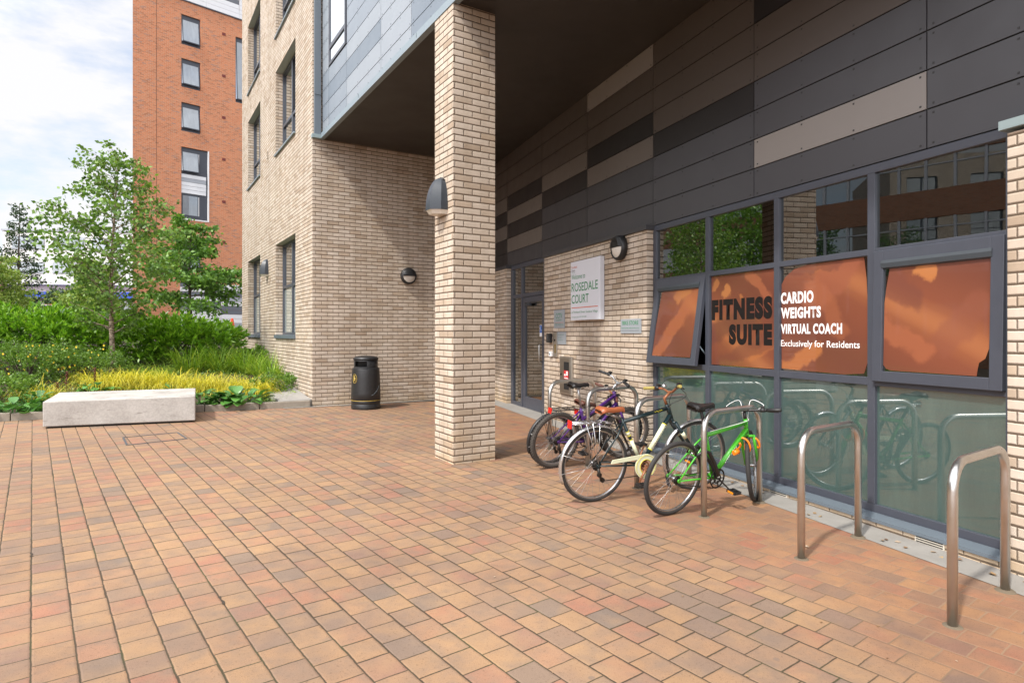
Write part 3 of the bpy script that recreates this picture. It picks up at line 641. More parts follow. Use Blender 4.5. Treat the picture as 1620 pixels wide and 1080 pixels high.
# ------------------------------------------------------------------ posters on the gym glass
n_p = -.1255; RD, UPV = -uC, Z                                # reading direction along this wall
def vinyl(pts, T=C): 
    return M(T).add(pts, [tuple(range(len(pts)))])
def bow(a, b, z0, z1, cl, cr):
    """sheet outline whose edges have pulled away from the frame (a far end, b near end)"""
    return [(a, n_p, z0), (b, n_p, z0), (b, n_p, z1), (a, n_p, z1)]
a, b = ms[2]+.036, ms[1]-.036
po = M(C).add([(b-.005, n_p, 1.20), (b-.012, n_p, 1.6), (b-.005, n_p, 2.195), (a+.02, n_p, 2.195), (a+.004, n_p, 2.12), (a+.004, n_p, 1.9), (a+.012, n_p, 1.5), (a+.014, n_p, 1.198)], [tuple(reversed(range(8)))])
P1 = tag(po.build('poster', MAT['poster']), 'orange poster lettered FITNESS SUITE in black, stuck inside the gym glass', 'poster')
P1.data.flip_normals() if P1.data.polygons[0].normal.dot(nC) < 0 else None
o_c = S0+nC*n_p
text('lettering', 'FITNESS', o_c, RD, UPV, 1.130, 1.697, .915, .232, MAT['ink'], P1, bold=.075, spacing=1.2)
text('lettering', 'SUITE', o_c, RD, UPV, 1.412, 1.428, .630, .224, MAT['ink'], P1, bold=.075, spacing=1.2)
a, b = ms[3]+.036, ms[2]-.036
po = M(C).add([(b-.004, n_p, 1.21), (b-.002, n_p, 1.7), (b-.004, n_p, 2.03), (b-.05, n_p, 2.10), (b-.16, n_p, 2.165), (b-.30, n_p, 2.19), (a+.05, n_p, 2.196), (a+.025, n_p, 2.0), (a+.008, n_p, 1.6), (a+.02, n_p, 1.3), (a+.05, n_p, 1.215), (a+.25, n_p, 1.196)], [tuple(reversed(range(12)))])
P2 = tag(po.build('poster', MAT['poster']), 'orange poster listing CARDIO, WEIGHTS and VIRTUAL COACH in white', 'poster')
P2.data.flip_normals() if P2.data.polygons[0].normal.dot(nC) < 0 else None
for t_, z_, w_, h_, bo in (('CARDIO', 1.838, .392, .112, .045), ('WEIGHTS', 1.697, .475, .105, .045), ('VIRTUAL COACH', 1.548, .700, .096, .04), ('Exclusively for Residents', 1.408, .875, .080, .008)):
    text('lettering', t_, o_c, RD, UPV, 2.158, z_, w_, h_, MAT['whiteink'], P2, bold=bo, spacing=1.12 if bo > .02 else 1.0)
T, a, b, z0, z1 = TL; y = -.0205
P3 = M(T).add([(b-.005, y, z0+.006), (b-.012, y, z0+.4), (b-.05, y, z1-.12), (b-.06, y, z1-.02), (a+.02, y, z1-.02), (a+.012, y, z1-.3), (a+.03, y, z0+.01)], [tuple(reversed(range(7)))])
P3 = tag(P3.build('poster', MAT['poster']), 'plain orange poster in the tilted open casement next to the bike store wall', 'poster')
P3.data.flip_normals() if P3.data.polygons[0].normal.dot(nC) < 0 else None
T, a, b, z0, z1 = TR
pts = [(b-.004, y, z0+.05), (b-.03, y, z0+.02), (b-.07, y, z0+.008), (a+.09, y, z0+.006), (a+.085, y, z0+.05), (a+.075, y, z0+.10), (a+.035, y, z0+.13), (a+.012, y, z0+.20), (a+.006, y, z1-.35), (a+.004, y, z1-.04), (b-.04, y, z1-.04), (b-.045, y, z1-.08), (b-.02, y, z1-.22), (b-.006, y, z1-.34)]
P4 = M(T).add(pts, [tuple(range(len(pts)))])
P4 = tag(P4.build('poster', MAT['poster']), 'curling unlettered orange poster in the wide casement beside the right brick pier', 'poster')
P4.data.flip_normals() if P4.data.polygons[0].normal.dot(nC) < 0 else None

# ------------------------------------------------------------------ signs and fittings on the brick wall by the door
def plate(name, label, cat, s0, s1, z0, z1, n1, mat, n0=.003, bev=.003):
    m = M(C); m.bx(s0, s1, n0, n1, z0, z1); o = m.build(name, mat, bevel=bev); return tag(o, label, cat)
SG = plate('welcome_sign', 'large white welcome sign reading ROSEDALE COURT on the brick wall', 'sign', 1.10, 2.06, 1.755, 2.68, .075, plain('sign_white', (.66, .68, .74), .4, var=.02))
os_ = S0+nC*.075
def st(s, s_left, z, w, h, mt, bo=0.0, aw=True, par=None, oo=None): text('lettering', s, oo or os_, RD, UPV, -s_left, z, w, h, MAT[mt], par or SG, bold=bo, align_w=aw)
st('Portland', 2.025, 2.575, .185, .038, 'orange'); st('Green', 2.025, 2.525, .115, .036, 'ink'); st('STUDENT VILLAGE', 2.025, 2.502, .12, .012, 'green')
st('Welcome to', 2.025, 2.40, .46, .078, 'green', -.0)
st('ROSEDALE', 2.025, 2.205, .86, .135, 'green', .006); st('COURT', 2.025, 2.02, .575, .135, 'green', .006)
st('at Portland Green Student Village', 2.025, 1.855, .86, .045, 'green'); st('www.pgsv.co.uk | 0191 209 2000', 2.025, 1.79, .50, .026, 'green')
m = M(C); m.bx(2.025, 1.165, .0745, .0765, 1.945, 1.957); m.build('rule', MAT['orange'], SG)
CC = plate('cctv_sign', 'small grey CCTV notice plate left of the white welcome sign', 'sign', 2.42, 2.84, 1.635, 1.945, .012, MAT['platesteel'])
oc = S0+nC*.012
text('lettering', 'CCTV', oc, RD, UPV, -2.76, 1.80, .25, .085, MAT['green'], CC); text('lettering', 'in operation', oc, RD, UPV, -2.75, 1.755, .22, .032, MAT['green'], CC)
m = M(C); m.bx(2.80, 2.46, .0115, .0135, 1.727, 1.732); m.build('rule', MAT['orange'], CC)
for z in (1.70, 1.675): text('lettering', 'images are being recorded', oc, RD, UPV, -2.79, z, .33, .016, MAT['green'], CC)
BS = plate('bike_store_sign', 'small grey sign reading BIKE STORE near the window end of the wall', 'sign', .115, .63, 1.548, 1.745, .014, MAT['platesteel'])
ob = S0+nC*.014
text('lettering', 'BIKE STORE', ob, RD, UPV, -.575, 1.665, .40, .053, MAT['green'], BS, bold=.008); text('lettering', 'Please lock bikes within this secure area', ob, RD, UPV, -.605, 1.615, .45, .016, MAT['green'], BS)
m = M(C); m.bx(.605, .155, .0135, .0155, 1.585, 1.588); m.build('rule', MAT['ink'], BS)
IP = plate('information_plate', 'grey wall plate with small print beside the steel entry panel', 'sign', 2.37, 2.70, 1.362, 1.572, .012, MAT['platesteel'])
for i, (s_, w_) in enumerate((('Please report to reception', .21), ('on arrival', .12), ('Deliveries this way', .18))): text('lettering', s_, oc, RD, UPV, -2.66, 1.515-.045*i, w_, .017, MAT['green'], IP)
E_ = thing('entry_panel', 'tall narrow steel door entry panel right of the entrance door', 'intercom', C((2.79, 0, 1.14)))
m = M(C); m.bx(2.71, 2.865, .003, .02, 1.14, 1.57); m.build('plate', MAT['steel'], E_, bevel=.003)
m = M(C); m.bx(2.735, 2.80, .019, .023, 1.21, 1.36); m.build('button_strip', MAT['brass'], E_)
m = M(C); m.cyl((2.785, .018, 1.43), (2.785, .026, 1.43), .018); m.build('lens', MAT['ink'], E_)
CR = plate('card_reader', 'boxy black card reader mounted at the edge of the door frame', 'card reader', 2.92, 3.04, 1.385, 1.545, .07, MAT['black'], bev=.008)
m = M(C); m.bx(2.95, 3.01, .069, .073, 1.44, 1.52); m.build('screen', plain('reader_screen', (.05, .06, .07), .2), CR)
PB = plate('push_button', 'small white exit button box below the black card reader', 'push button', 2.895, 2.99, 1.145, 1.232, .045, MAT['white'], bev=.008)
m = M(C); m.bx(2.925, 2.96, .044, .05, 1.17, 1.205); m.build('button', MAT['edge'], PB)
CB = thing('riser_cabinet', 'steel dry riser cabinet with narrow window and red sticker low on the wall', 'cabinet', C((2.31, 0, .54)))
m = M(C); m.bx(2.10, 2.53, .003, .05, .545, 1.165); cab = m.build('body', MAT['steel'], CB, bevel=.006)
m = M(C); m.bx(2.135, 2.50, .049, .058, .575, 1.135); m.build('door', plain('cabinet_steel', (.36, .33, .29), .35, metal=.9), CB, bevel=.004)
m = M(C); m.bx(2.165, 2.345, .057, .061, .63, 1.08); m.build('window', MAT['gap'], CB)
m = M(C); m.bx(2.175, 2.335, .0605, .0635, .80, .94); stk = m.build('sticker', MAT['red'], CB)
m = M(C); m.bx(2.19, 2.25, .063, .065, .86, .93); m.bx(2.27, 2.32, .063, .065, .85, .885); m.bx(2.19, 2.32, .063, .065, .808, .825); m.build('sticker_symbol', MAT['white'], stk)
m = M(C); m.cyl((2.45, .057, .87), (2.45, .07, .87), .015); m.build('lock', MAT['ink'], CB)

# ------------------------------------------------------------------ wall lamps
def eyelid(label, X, grille):
    o = thing('bulkhead_lamp', label, 'wall lamp', X.translation)
    m = M(); m.lathe([(.0, .0), (.150, .0), (.172, .012), (.174, .055), (.163, .082), (.150, .092), (.135, .088)], 36, X); m.build('body', MAT['black'], o)
    m = M(); m.lathe([(.136, .080), (.10, .104), (.05, .118), (.0005, .122)], 36, X); m.build('lens', MAT['opal'], o)
    m = M()
    if grille:
        for i in range(7):
            y_ = .018+i*.019; hw = math.sqrt(max(.001, .140**2-y_**2)); m.add([X @ Vector((-hw, y_, .088)), X @ Vector((hw, y_, .088)), X @ Vector((hw*.8, y_, .130)), X @ Vector((-hw*.8, y_, .130)), X @ Vector((-hw, y_+.012, .088)), X @ Vector((hw, y_+.012, .088)), X @ Vector((hw*.8, y_+.012, .130)), X @ Vector((-hw*.8, y_+.012, .130))], [(0, 1, 2, 3), (7, 6, 5, 4), (0, 4, 5, 1), (3, 2, 6, 7), (0, 3, 7, 4), (1, 5, 6, 2)])
        m.lathe([(.141, .084), (.104, .110), (.052, .124), (.0005, .127)], 20, X, a0=R(2), a1=R(178))
    else:
        m.lathe([(.150, .088), (.125, .112), (.06, .130), (.0005, .134)], 20, X, a0=R(-2), a1=R(182))
        m.bx(-.14, .14, -.005, .02, .09, .137, X=X)
    m.build('hood', MAT['black'], o); return o
eyelid('round black bulkhead lamp with half hood above the litter bin', frame_at(Q+uB*1.965+Z*2.745-uA*.0, uB, Z, -uA), False)
eyelid('round black bulkhead lamp with louvred upper half above the white welcome sign', frame_at(C((.62, 0, 2.735)), -uC, Z, nC), True)
def wedge_lamp(label, X):
    o = thing('wedge_lamp', label, 'wall lamp', X.translation)
    m = M(); L = []
    N = 12
    for i in range(N+1):
        t = i/N; z = .20-.40*t; w = .128*(1-(1-t)**2.4)**.62+.004; d = .03+.165*(1-(1-t)**2)**.5
        L.append([(-w, 0, z), (-w, d*.45, z), (-w*.50, d, z), (w*.50, d, z), (w, d*.45, z), (w, 0, z)])
    vs = [X @ Vector((p[0], p[2], p[1])) for r_ in L for p in r_]
    fs = [(i*6+j, i*6+j+1, (i+1)*6+j+1, (i+1)*6+j) for i in range(N) for j in range(5)]
    m.add(vs, fs, 0, False); m.add([X @ Vector((p[0], p[2], p[1])) for p in L[0]], [(0, 1, 2, 3, 4, 5)])
    m.build('housing', MAT['lampgrey'], o)
    m = M(); top = L[-1]; b = [X @ Vector((p[0]*.96, p[2]+.004, p[1]*.97)) for p in top]; c = [X @ Vector((p[0]*.75, p[2]-.045, p[1]*.80)) for p in top]
    m.add(b+c, [(j, j+1, 7+j, 6+j) for j in range(5)]+[(6, 7, 8, 9, 10, 11), (0, 6, 11, 5)]); m.build('lens', MAT['opal'], o)
    m = M(); m.bx(-.06, .06, -.16, .17, -.002, .03, X=X); m.build('bracket', MAT['black'], o)
    return o
wedge_lamp('grey wedge shaped wall lamp on the left face of the brick pillar', frame_at(c0+uA*.27+Z*3.185, uA*-1 if False else -uA, Z, -uB))
wedge_lamp('grey wedge lamp between the two lower windows of the left facade', frame_at(A((4.66, 0, 3.25)), -uA, Z, -uB))

# ------------------------------------------------------------------ bench block and litter bin
fl, frr = Vector((-6.88, 9.08, 0)), Vector((-5.06, 9.90, 0)); bk_l, bk_r = Vector((-7.62, 10.42, 0)), Vector((-5.75, 11.26, 0))
BN = thing('concrete_bench', 'pale concrete block bench in front of the planted bed', 'bench', (*((fl+bk_r)/2).xy, .14))
m = M()
zb = [gz(p.x, p.y) for p in (fl, frr, bk_r, bk_l)]; zt = (.545, .547, .553, .553)
P_ = [fl, frr, bk_r, bk_l]
m.add([(p.x, p.y, z+.028) for p, z in zip(P_, zb)]+[(p.x, p.y, z) for p, z in zip(P_, zt)], [(3, 2, 1, 0), (4, 5, 6, 7), (0, 1, 5, 4), (1, 2, 6, 5), (2, 3, 7, 6), (3, 0, 4, 7)])
def bench_mat():
    k = Nodes('cast_concrete'); p = k.obj(); g = k.n('ShaderNodeNewGeometry')
    a = k.noise(p, 2.2, 6, .65); b = k.noise(p, 40, 3); mpp = k.n('ShaderNodeMapping'); mpp.inputs['Scale'].default_value = (1.2, 1.2, 5); mpp.inputs['Rotation'].default_value = (.3, .9, .4); k.l(p, mpp.inputs[0])
    sc = k.ramp(k.noise(mpp.outputs[0], 2.6, 8, .7), [(.34, (.50, .48, .46)), (.43, (1, 1, 1))])
    c = k.ramp(a, [(.3, (.33, .305, .28)), (.55, (.44, .415, .385)), (.75, (.50, .475, .445))])
    c = k.mix(.8, c, sc, 'MULTIPLY'); c = k.mix(.25, c, k.ramp(b, [(.4, (.5, .5, .5)), (.6, (1.05, 1.05, 1.05))]), 'MULTIPLY')
    return k.done(k.prin(c, .8, normal=k.bump(b, .25, .004)))
m.build('seat_block', bench_mat(), BN, bevel=.014)
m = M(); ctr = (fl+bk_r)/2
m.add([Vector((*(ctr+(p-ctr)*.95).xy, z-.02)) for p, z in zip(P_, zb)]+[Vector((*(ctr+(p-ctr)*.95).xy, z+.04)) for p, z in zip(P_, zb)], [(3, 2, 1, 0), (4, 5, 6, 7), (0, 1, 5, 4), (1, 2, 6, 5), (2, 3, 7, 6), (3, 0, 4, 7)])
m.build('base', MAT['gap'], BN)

bx, by = -2.80, 11.87; zg = gz(bx, by); LB = thing('litter_bin', 'black plastic litter bin with gold band standing by the brick wall', 'litter bin', (bx, by, zg), local=True)
m = M(); m.lathe([(0, 0), (.272, 0), (.275, .02), (.276, .085), (.268, .095), (.268, .105), (.274, .112), (.274, .150), (.270, .158), (.270, .166), (.276, .17), (.274, .30), (.270, .45), (.264, .60), (.256, .75), (.250, .775), (.225, .782)], 48); m.build('body', MAT['black'], LB)
m = M(); m.lathe([(.2705, .158), (.2775, .160), (.2775, .168), (.2705, .170)], 48); m.build('gold_band', MAT['gold'], LB)
view = math.atan2(-by, -bx)                                   # towards the open plaza
m = M(); ap = view+R(-28)
for k in range(2):
    a0 = ap+math.pi*k
    m.lathe([(.224, .78), (.226, .935), (.20, .935), (.20, .78)], 24, a0=a0+R(33), a1=a0+math.pi-R(33))
    m.lathe([(.224, .905), (.226, .935), (.20, .935), (.20, .905), (.224, .905)], 12, a0=a0-R(34), a1=a0+R(34))
    m.lathe([(.26, .772), (.224, .81), (.20, .80), (.20, .77)], 12, a0=a0-R(34), a1=a0+R(34))
m.build('collar', MAT['black'], LB)
m = M(); m.lathe([(.0, .80), (.17, .80), (.17, .93)], 24); m.build('liner', MAT['gap'], LB)
m = M(); m.lathe([(.20, .93), (.234, .932), (.238, .945), (.234, .965), (.21, .985), (.15, 1.0), (.07, 1.008), (.0005, 1.01)], 48); m.build('lid', MAT['black'], LB)
# gold oval badge with a stooping figure
ab = view-R(50); er = Vector((math.cos(ab), math.sin(ab), 0)); et = Vector((-er.y, er.x, 0)); bc = er*.270+Z*.58
m = M(); m.tube([bc+et*(.052*math.cos(q))+Z*(.085*math.sin(q))-er*(.010*math.cos(q)**2) for q in [2*math.pi*i/28 for i in range(28)]], .0045, 6, closed=True)
m.tube([bc+Z*.03-et*.005, bc+Z*.0+et*.0, bc-Z*.05-et*.02], [.012, .014, .006], 6); m.tube([bc+Z*.0, bc-Z*.055+et*.018], [.012, .006], 6); m.tube([bc+Z*.025, bc-Z*.005+et*.03], [.008, .005], 6)
m.ring(bc+Z*.05, er, .006, .009, 10, 6); m.build('badge', MAT['gold'], LB)
m = M(); a1 = view+R(22); m.tube([Vector((.2775*math.cos(a1+t*.7), .2775*math.sin(a1+t*.7), .27+.18*t**1.6)) for t in [i/10 for i in range(11)]], .0022, 4); m.build('scratch', MAT['edge'], LB)

# ------------------------------------------------------------------ cycle stands
slab_ = ('steel cycle stand nearest the camera, beside the right brick pier', 'empty steel cycle stand in front of the frosted glass, second from the right', 'steel cycle stand with the green bicycle leaning on it',
         'steel cycle stand behind the dark green bicycle', 'steel cycle stand with the purple bicycle against it', 'farthest steel cycle stand, in front of the steel wall cabinet')
feet = [((2.360, 3.319), (3.014, 3.785)), ((1.998, 4.278), (2.647, 4.742)), ((1.615, 5.212), (2.270, 5.680)), ((1.235, 6.131), (1.890, 6.60)), ((.866, 7.095), (1.520, 7.563)), ((.49, 8.04), (1.14, 8.51))]
proto = None
for i, ((x0, y0), (x1, y1)) in enumerate(feet):
    z0, z1 = gz(x0, y0), gz(x1, y1); ang = math.atan2(y1-y0, x1-x0)
    if proto is None:
        o = proto = thing('cycle_stand', slab_[i], 'cycle stand', (x0, y0, (z0+z1)/2), 'steel cycle stands in a row along the wall', (0, 0, ang), local=True)
        Lw, Hh, rr = .803, .875, .155; pts = [(0, 0, -.1), (0, 0, Hh-rr)]+[(rr-rr*math.cos(q), 0, Hh-rr+rr*math.sin(q)) for q in [math.pi/2*k/9 for k in range(1, 10)]]
        pts += [(Lw-rr+rr*math.sin(q), 0, Hh-rr+rr*math.cos(q)) for q in [math.pi/2*k/9 for k in range(0, 10)]]+[(Lw, 0, -.1)]
        parts = [M().tube(pts, .0255, 20).build('hoop', MAT['steel'], o)]
        for x in (0, Lw): m = M(); m.lathe([(.02, .009), (.042, .007), (.058, -.004)], 20, Matrix.Translation((x, 0, 0))); parts.append(m.build('footing', plain('mortar_collar', (.14, .11, .075), .95, var=.3), o))
    else:
        o = proto.copy(); COL.objects.link(o); o['label'] = slab_[i]
        for p in parts: c = p.copy(); COL.objects.link(c); c.parent = o
        o.location = (x0, y0, (z0+z1)/2); o.rotation_euler = (0, 0, ang)

# ------------------------------------------------------------------ bicycles
MAT['rubber'] = plain('tyre_rubber', (.028, .026, .025), .75, var=.2, bump=.1, bscale=150)
MAT['rubberdirty'] = plain('dusty_tyre', (.06, .052, .045), .85, var=.3)
MAT['alloy'] = plain('alloy', (.52, .52, .53), .3, metal=1, var=.1)
MAT['chrome'] = plain('bright_guard', (.62, .63, .65), .22, metal=.9, var=.08)
MAT['drive'] = plain('oily_drive', (.045, .04, .036), .45, metal=.7, var=.3)
MAT['spoke'] = plain('spoke_steel', (.45, .44, .43), .35, metal=.9)
MAT['greenpaint'] = plain('green_frame', (.065, .40, .025), .34, var=.14, scale=14, Coat_Weight=.25)
MAT['tealpaint'] = plain('dark_teal_frame', (.004, .018, .022), .35, var=.1, Coat_Weight=.25)
MAT['cream'] = plain('cream_band', (.68, .70, .50), .4, var=.05)
MAT['yellowline'] = plain('yellow_line', (.65, .55, .04), .4)
MAT['purplepaint'] = plain('purple_frame', (.065, .014, .15), .34, var=.15, Coat_Weight=.2)
MAT['navypaint'] = plain('navy_frame', (.012, .014, .022), .4, var=.1)
MAT['blacksat'] = plain('black_saddle', (.016, .014, .014), .35, var=.1)
MAT['tan'] = plain('tan_leather', (.33, .095, .035), .4, var=.12)
MAT['brownleather'] = plain('brown_leather', (.12, .045, .03), .45, var=.15)
MAT['copper'] = plain('weathered_bar', (.26, .10, .045), .45, metal=.3, var=.3)
MAT['olive'] = plain('olive_grip', (.30, .24, .06), .6, var=.1)
MAT['reflector'] = plain('red_reflector', (.62, .015, .01), .25, var=.1)
MAT['orangelock'] = plain('orange_lock', (.85, .22, .01), .35, var=.05)
MAT['whitecable'] = plain('white_cable', (.75, .75, .75), .4)
MAT['amber'] = plain('amber_reflector', (.75, .25, .01), .3)

def mk_wheel(root, T, hub, r, tw, tyre, knob=False, rimc='alloy', nsp=28, rear=False):
    m = M(T); m.ring(hub, (0, 1, 0), r-tw*1.9, .011, 44, 8); m.ring(hub, (0, 1, 0), r-tw*1.55, .010, 44, 6)
    h = Vector(hub); m.cyl(h-Vector((0, .05, 0)), h+Vector((0, .05, 0)), .014, n=10); m.cyl(h-Vector((0, .03, 0)), h-Vector((0, .026, 0)), .026, n=12); m.cyl(h+Vector((0, .026, 0)), h+Vector((0, .03, 0)), .026, n=12)
    m.cyl(h-Vector((0, .07, 0)), h+Vector((0, .07, 0)), .006, n=8)
    w = m.build('wheel', MAT[rimc], root)
    m = M(T); m.ring(hub, (0, 1, 0), r-tw, tw, 56, 12)
    if knob:
        for i in range(64):
            q = 2*math.pi*i/64
            for y in (-.55, 0, .55):
                qq = q+(.05 if y else 0); c = h+Vector((math.cos(qq), 0, math.sin(qq)))*(r-tw+tw*math.cos(y*1.1))+Vector((0, y*tw*1.4, 0)); e = Vector((math.cos(qq), 0, math.sin(qq)))
                m.cyl(c-e*.004, c+e*.005, .008, n=4)
    m.build('tyre', MAT[tyre], w)
    m = M(T)
    for i in range(nsp):
        q = 2*math.pi*i/nsp; sgn = 1 if i % 2 else -1; q2 = q+(1 if (i//2) % 2 else -1)*1.15
        m.tube([h+Vector((.024*math.cos(q2), sgn*.028, .024*math.sin(q2))), h+Vector(((r-tw*2)*math.cos(q), 0, (r-tw*2)*math.sin(q)))], .0015, 3, caps=False)
    m.build('spokes', MAT['spoke'], w)
    return w
def mk_saddle(root, x, z, L, wd, mat, tilt=0.0):
    st = [(-.50, .80, -.005), (-.46, .97, .012), (-.36, 1.0, .018), (-.2, .80, .008), (0, .45, 0), (.25, .27, .002), (.44, .22, .0), (.5, .13, -.012)]
    vs = []; 
    for t, w, dz in st:
        X = x+t*L; hw = wd/2*w; zz = z+dz+t*L*tilt
        vs += [(X, -hw*.94, zz-.040), (X, -hw, zz-.022), (X, -hw*.72, zz-.003), (X, 0, zz+(-.006 if t < -.2 else .002)), (X, hw*.72, zz-.003), (X, hw, zz-.022), (X, hw*.94, zz-.040)]
    n = 7; fs = [(i*n+j, i*n+j+1, (i+1)*n+j+1, (i+1)*n+j) for i in range(len(st)-1) for j in range(n-1)]
    m = M(); m.add(vs, fs+[tuple(range(n)), tuple(reversed(range((len(st)-1)*n, len(st)*n)))], 0, True)
    m.add([vs[i*n] for i in range(len(st))]+[vs[i*n+6] for i in range(len(st))], [(i, i+1, len(st)+i+1, len(st)+i) for i in range(len(st)-1)])
    o = m.build('saddle', MAT[mat], root)
    m = M()
    for y in (-.022, .022): m.tube([(x-.36*L, y, z-.035), (x-.1*L, y, z-.055), (x+.12*L, y, z-.055), (x+.42*L, y*.5, z-.03)], .0035, 5)
    m.build('saddle_rail', MAT['drive'], o); return o
def bike(name, label, at, yaw, lean, P):
    root = thing(name, label, 'bicycle', (at[0], at[1], gz(*at)+.001), 'bicycles parked at the cycle stands', (R(lean), 0, R(yaw)), local=True)
    r, tw, wb = P['r'], P['tw'], P['wb']; bb, sc, ht, hb = (Vector((p[0], 0, p[1])) for p in (P['bb'], P['sc'], P['ht'], P['hb'])); rh = Vector((0, 0, r)); fh = Vector((wb, 0, r)); f = P['paint']
    ax = (ht-hb).normalized(); Rm = Matrix.Rotation(R(P.get('steer', 0)), 4, ax)
    FT = lambda p: hb+(Rm @ (p-hb))
    # frame
    m = M(); m.tube([ht+ax*.012, hb-ax*.012], .0185, 12)
    if P.get('lowstep'): m.tube([sc-(sc-bb)*.30, ht-ax*.04], P.get('rt', .0165), 12); m.tube([bb, hb+ax*.02], P.get('rd', .019), 12)
    else: m.tube([sc-(sc-bb)*.04, ht-ax*.03], P.get('rt', .0165), 12); m.tube([bb, hb+ax*.025], P.get('rd', .02), 12)
    m.tube([bb, sc+(sc-bb).normalized()*.02], .0155, 12); m.cyl(bb-Vector((0, .036, 0)), bb+Vector((0, .036, 0)), .021, n=14)
    for y in (-1, 1):
        m.tube([bb+Vector((-.02, y*.022, 0)), bb+Vector((-.10, y*.042, (rh.z-bb.z)*.25)), rh+Vector((0, y*.064, 0))], [.011, .010, .007], 8)
        top = sc-(sc-bb)*.06; m.tube([top+Vector((-.012, y*.014, 0)), top*.72+rh*.28+Vector((0, y*.042, 0)), rh+Vector((0, y*.064, 0))], [.008, .008, .0065], 8)
        m.cyl(rh+Vector((0, y*.058, 0)), rh+Vector((0, y*.070, 0)), .017, n=10)
    q = top*.55+rh*.45; m.cyl(q+Vector((0, -.048, .0)), q+Vector((0, .048, 0)), .006, n=6)
    fo = m.build('frame', MAT[f], root)
    if P.get('bands'):
        d = (hb+ax*.025-bb); u_ = d.normalized()
        m = M(); m.cyl(bb+d*.30, bb+d*.80, P.get('rd', .02)+.0018, n=14); s_ = sc-bb; m.build('cream_band', MAT['cream'], fo)
        for t0_, t1_ in ((.12, .56), (.66, .74)): m = M(); m.cyl(bb+s_*t0_, bb+s_*t1_, .0175, n=12); m.build('cream_band', MAT['cream'], fo)
        m = M()
        for t in (.295, .805): m = M(); m.cyl(bb+d*(t-.008), bb+d*(t+.008), P.get('rd', .02)+.0026, n=14); m.build('yellow_ring', MAT['yellowline'], fo)
        for t in (.115, .565, .655, .745): m = M(); m.cyl(bb+s_*(t-.008), bb+s_*(t+.008), .0182, n=12); m.build('yellow_ring', MAT['yellowline'], fo)
        m = M()
        tt = ht-ax*.03-sc
        for i in range(5): c = sc+tt*(.70+.035*i)+Vector((0, -.0172, .004*math.sin(i*2.2))); m.cyl(c-tt.normalized()*.008+Z*.004, c+tt.normalized()*.008-Z*.004, .003, n=4)
        m.build('pinstripe', MAT['yellowline'], fo)
        m = M()                                               # dark script on the cream band
        for i in range(9):
            c = bb+d*(.36+.05*i)+Vector((0, -P.get('rd', .02)-.0018, 0)); w_ = Vector((-u_.z, 0, u_.x)); m.tube([c-w_*.008*math.cos(i), c+u_*.010+w_*.006*math.sin(i*1.7), c+u_*.018-w_*.004], .0018, 4)
        m.build('script', MAT['ink'], fo)
    if P.get('decal'):
        d = (hb+ax*.025-bb); u_ = d.normalized(); w_ = Vector((-u_.z, 0, u_.x)); m = M()
        for i in range(10):
            c = bb+d*(.30+.035*i)+Vector((0, -P.get('rd', .02)-.0006, 0)); m.tube([c-w_*.010*math.cos(i*1.3), c+u_*.006+w_*.009*math.sin(i*1.9), c+u_*.014-w_*.007*math.cos(i)], .0022, 4)
        m.build('decal', MAT['whitecable'], fo)
    # fork
    m = M(FT); cr = hb-ax*.05
    m.tube([hb-ax*.012, cr], .016, 10); m.cyl(cr+Vector((0, -.055, 0)), cr+Vector((0, .055, 0)), .013, n=10)
    for y in (-1, 1): m.tube([cr+Vector((0, y*.052, .004)), cr*.55+fh*.45+Vector((.0, y*.056, 0)), fh+Vector((0, y*.055, 0))], [P.get('rf', .013), P.get('rf', .013)*.9, .008], 10)
    fk = m.build('fork', MAT[P.get('forkpaint', f)], root)
    if P.get('bands'):
        for y in (-1, 1):
            m = M(FT); a_, b_ = cr+Vector((0, y*.052, .004)), cr*.55+fh*.45+Vector((.0, y*.056, 0)); m.cyl(a_+(b_-a_)*.62, a_+(b_-a_)*.95, P.get('rf', .013)+.0018, n=10)
            m.build('cream_band', MAT['cream'], fk)
    mk_wheel(root, None, rh, r, tw, P.get('tyre', 'rubber'), P.get('knob'), rear=True); mk_wheel(root, FT, fh, r, tw, P.get('tyre', 'rubber'), P.get('knob'))
    # seat
    sd_ = (sc-bb).normalized(); top = Vector((P['seat'][0]-.02, 0, P['seat'][1]-.05)); m = M(); m.tube([sc, top], .0135, 10); m.cyl(top+Vector((-.03, 0, 0)), top+Vector((.03, 0, 0)), .02, n=8); m.build('seat_post', MAT[P.get('post', 'alloy')], root)
    mk_saddle(root, P['seat'][0], P['seat'][1], P.get('sl', .27), P.get('sw', .155), P['seatmat'], P.get('tilt', .02))
    # drivetrain on the right (-y)
    y0 = -.055; cr_r = P.get('cr', .095)
    m = M(); m.ring(bb+Vector((0, y0, 0)), (0, 1, 0), cr_r-.006, .006, 36, 5); m.ring(bb+Vector((0, y0, 0)), (0, 1, 0), cr_r*.45, .006, 20, 5)
    for i in range(5): q = 2*math.pi*i/5; m.tube([bb+Vector((.02*math.cos(q), y0, .02*math.sin(q))), bb+Vector(((cr_r-.008)*math.cos(q), y0, (cr_r-.008)*math.sin(q)))], .007, 5, flat=.5)
    m.cyl(bb+Vector((0, -.075, 0)), bb+Vector((0, .075, 0)), .010, n=8)
    ca = R(P.get('crank', -60)); cv = Vector((math.cos(ca), 0, math.sin(ca)))*.17
    m.tube([bb+Vector((0, y0-.025, 0)), bb+cv+Vector((0, y0-.035, 0))], [.014, .010], 8, flat=.55); m.tube([bb+Vector((0, -y0+.015, 0)), bb-cv+Vector((0, -y0+.03, 0))], [.014, .010], 8, flat=.55)
    ck = m.build('crankset', MAT[P.get('crankmat', 'alloy')], root)
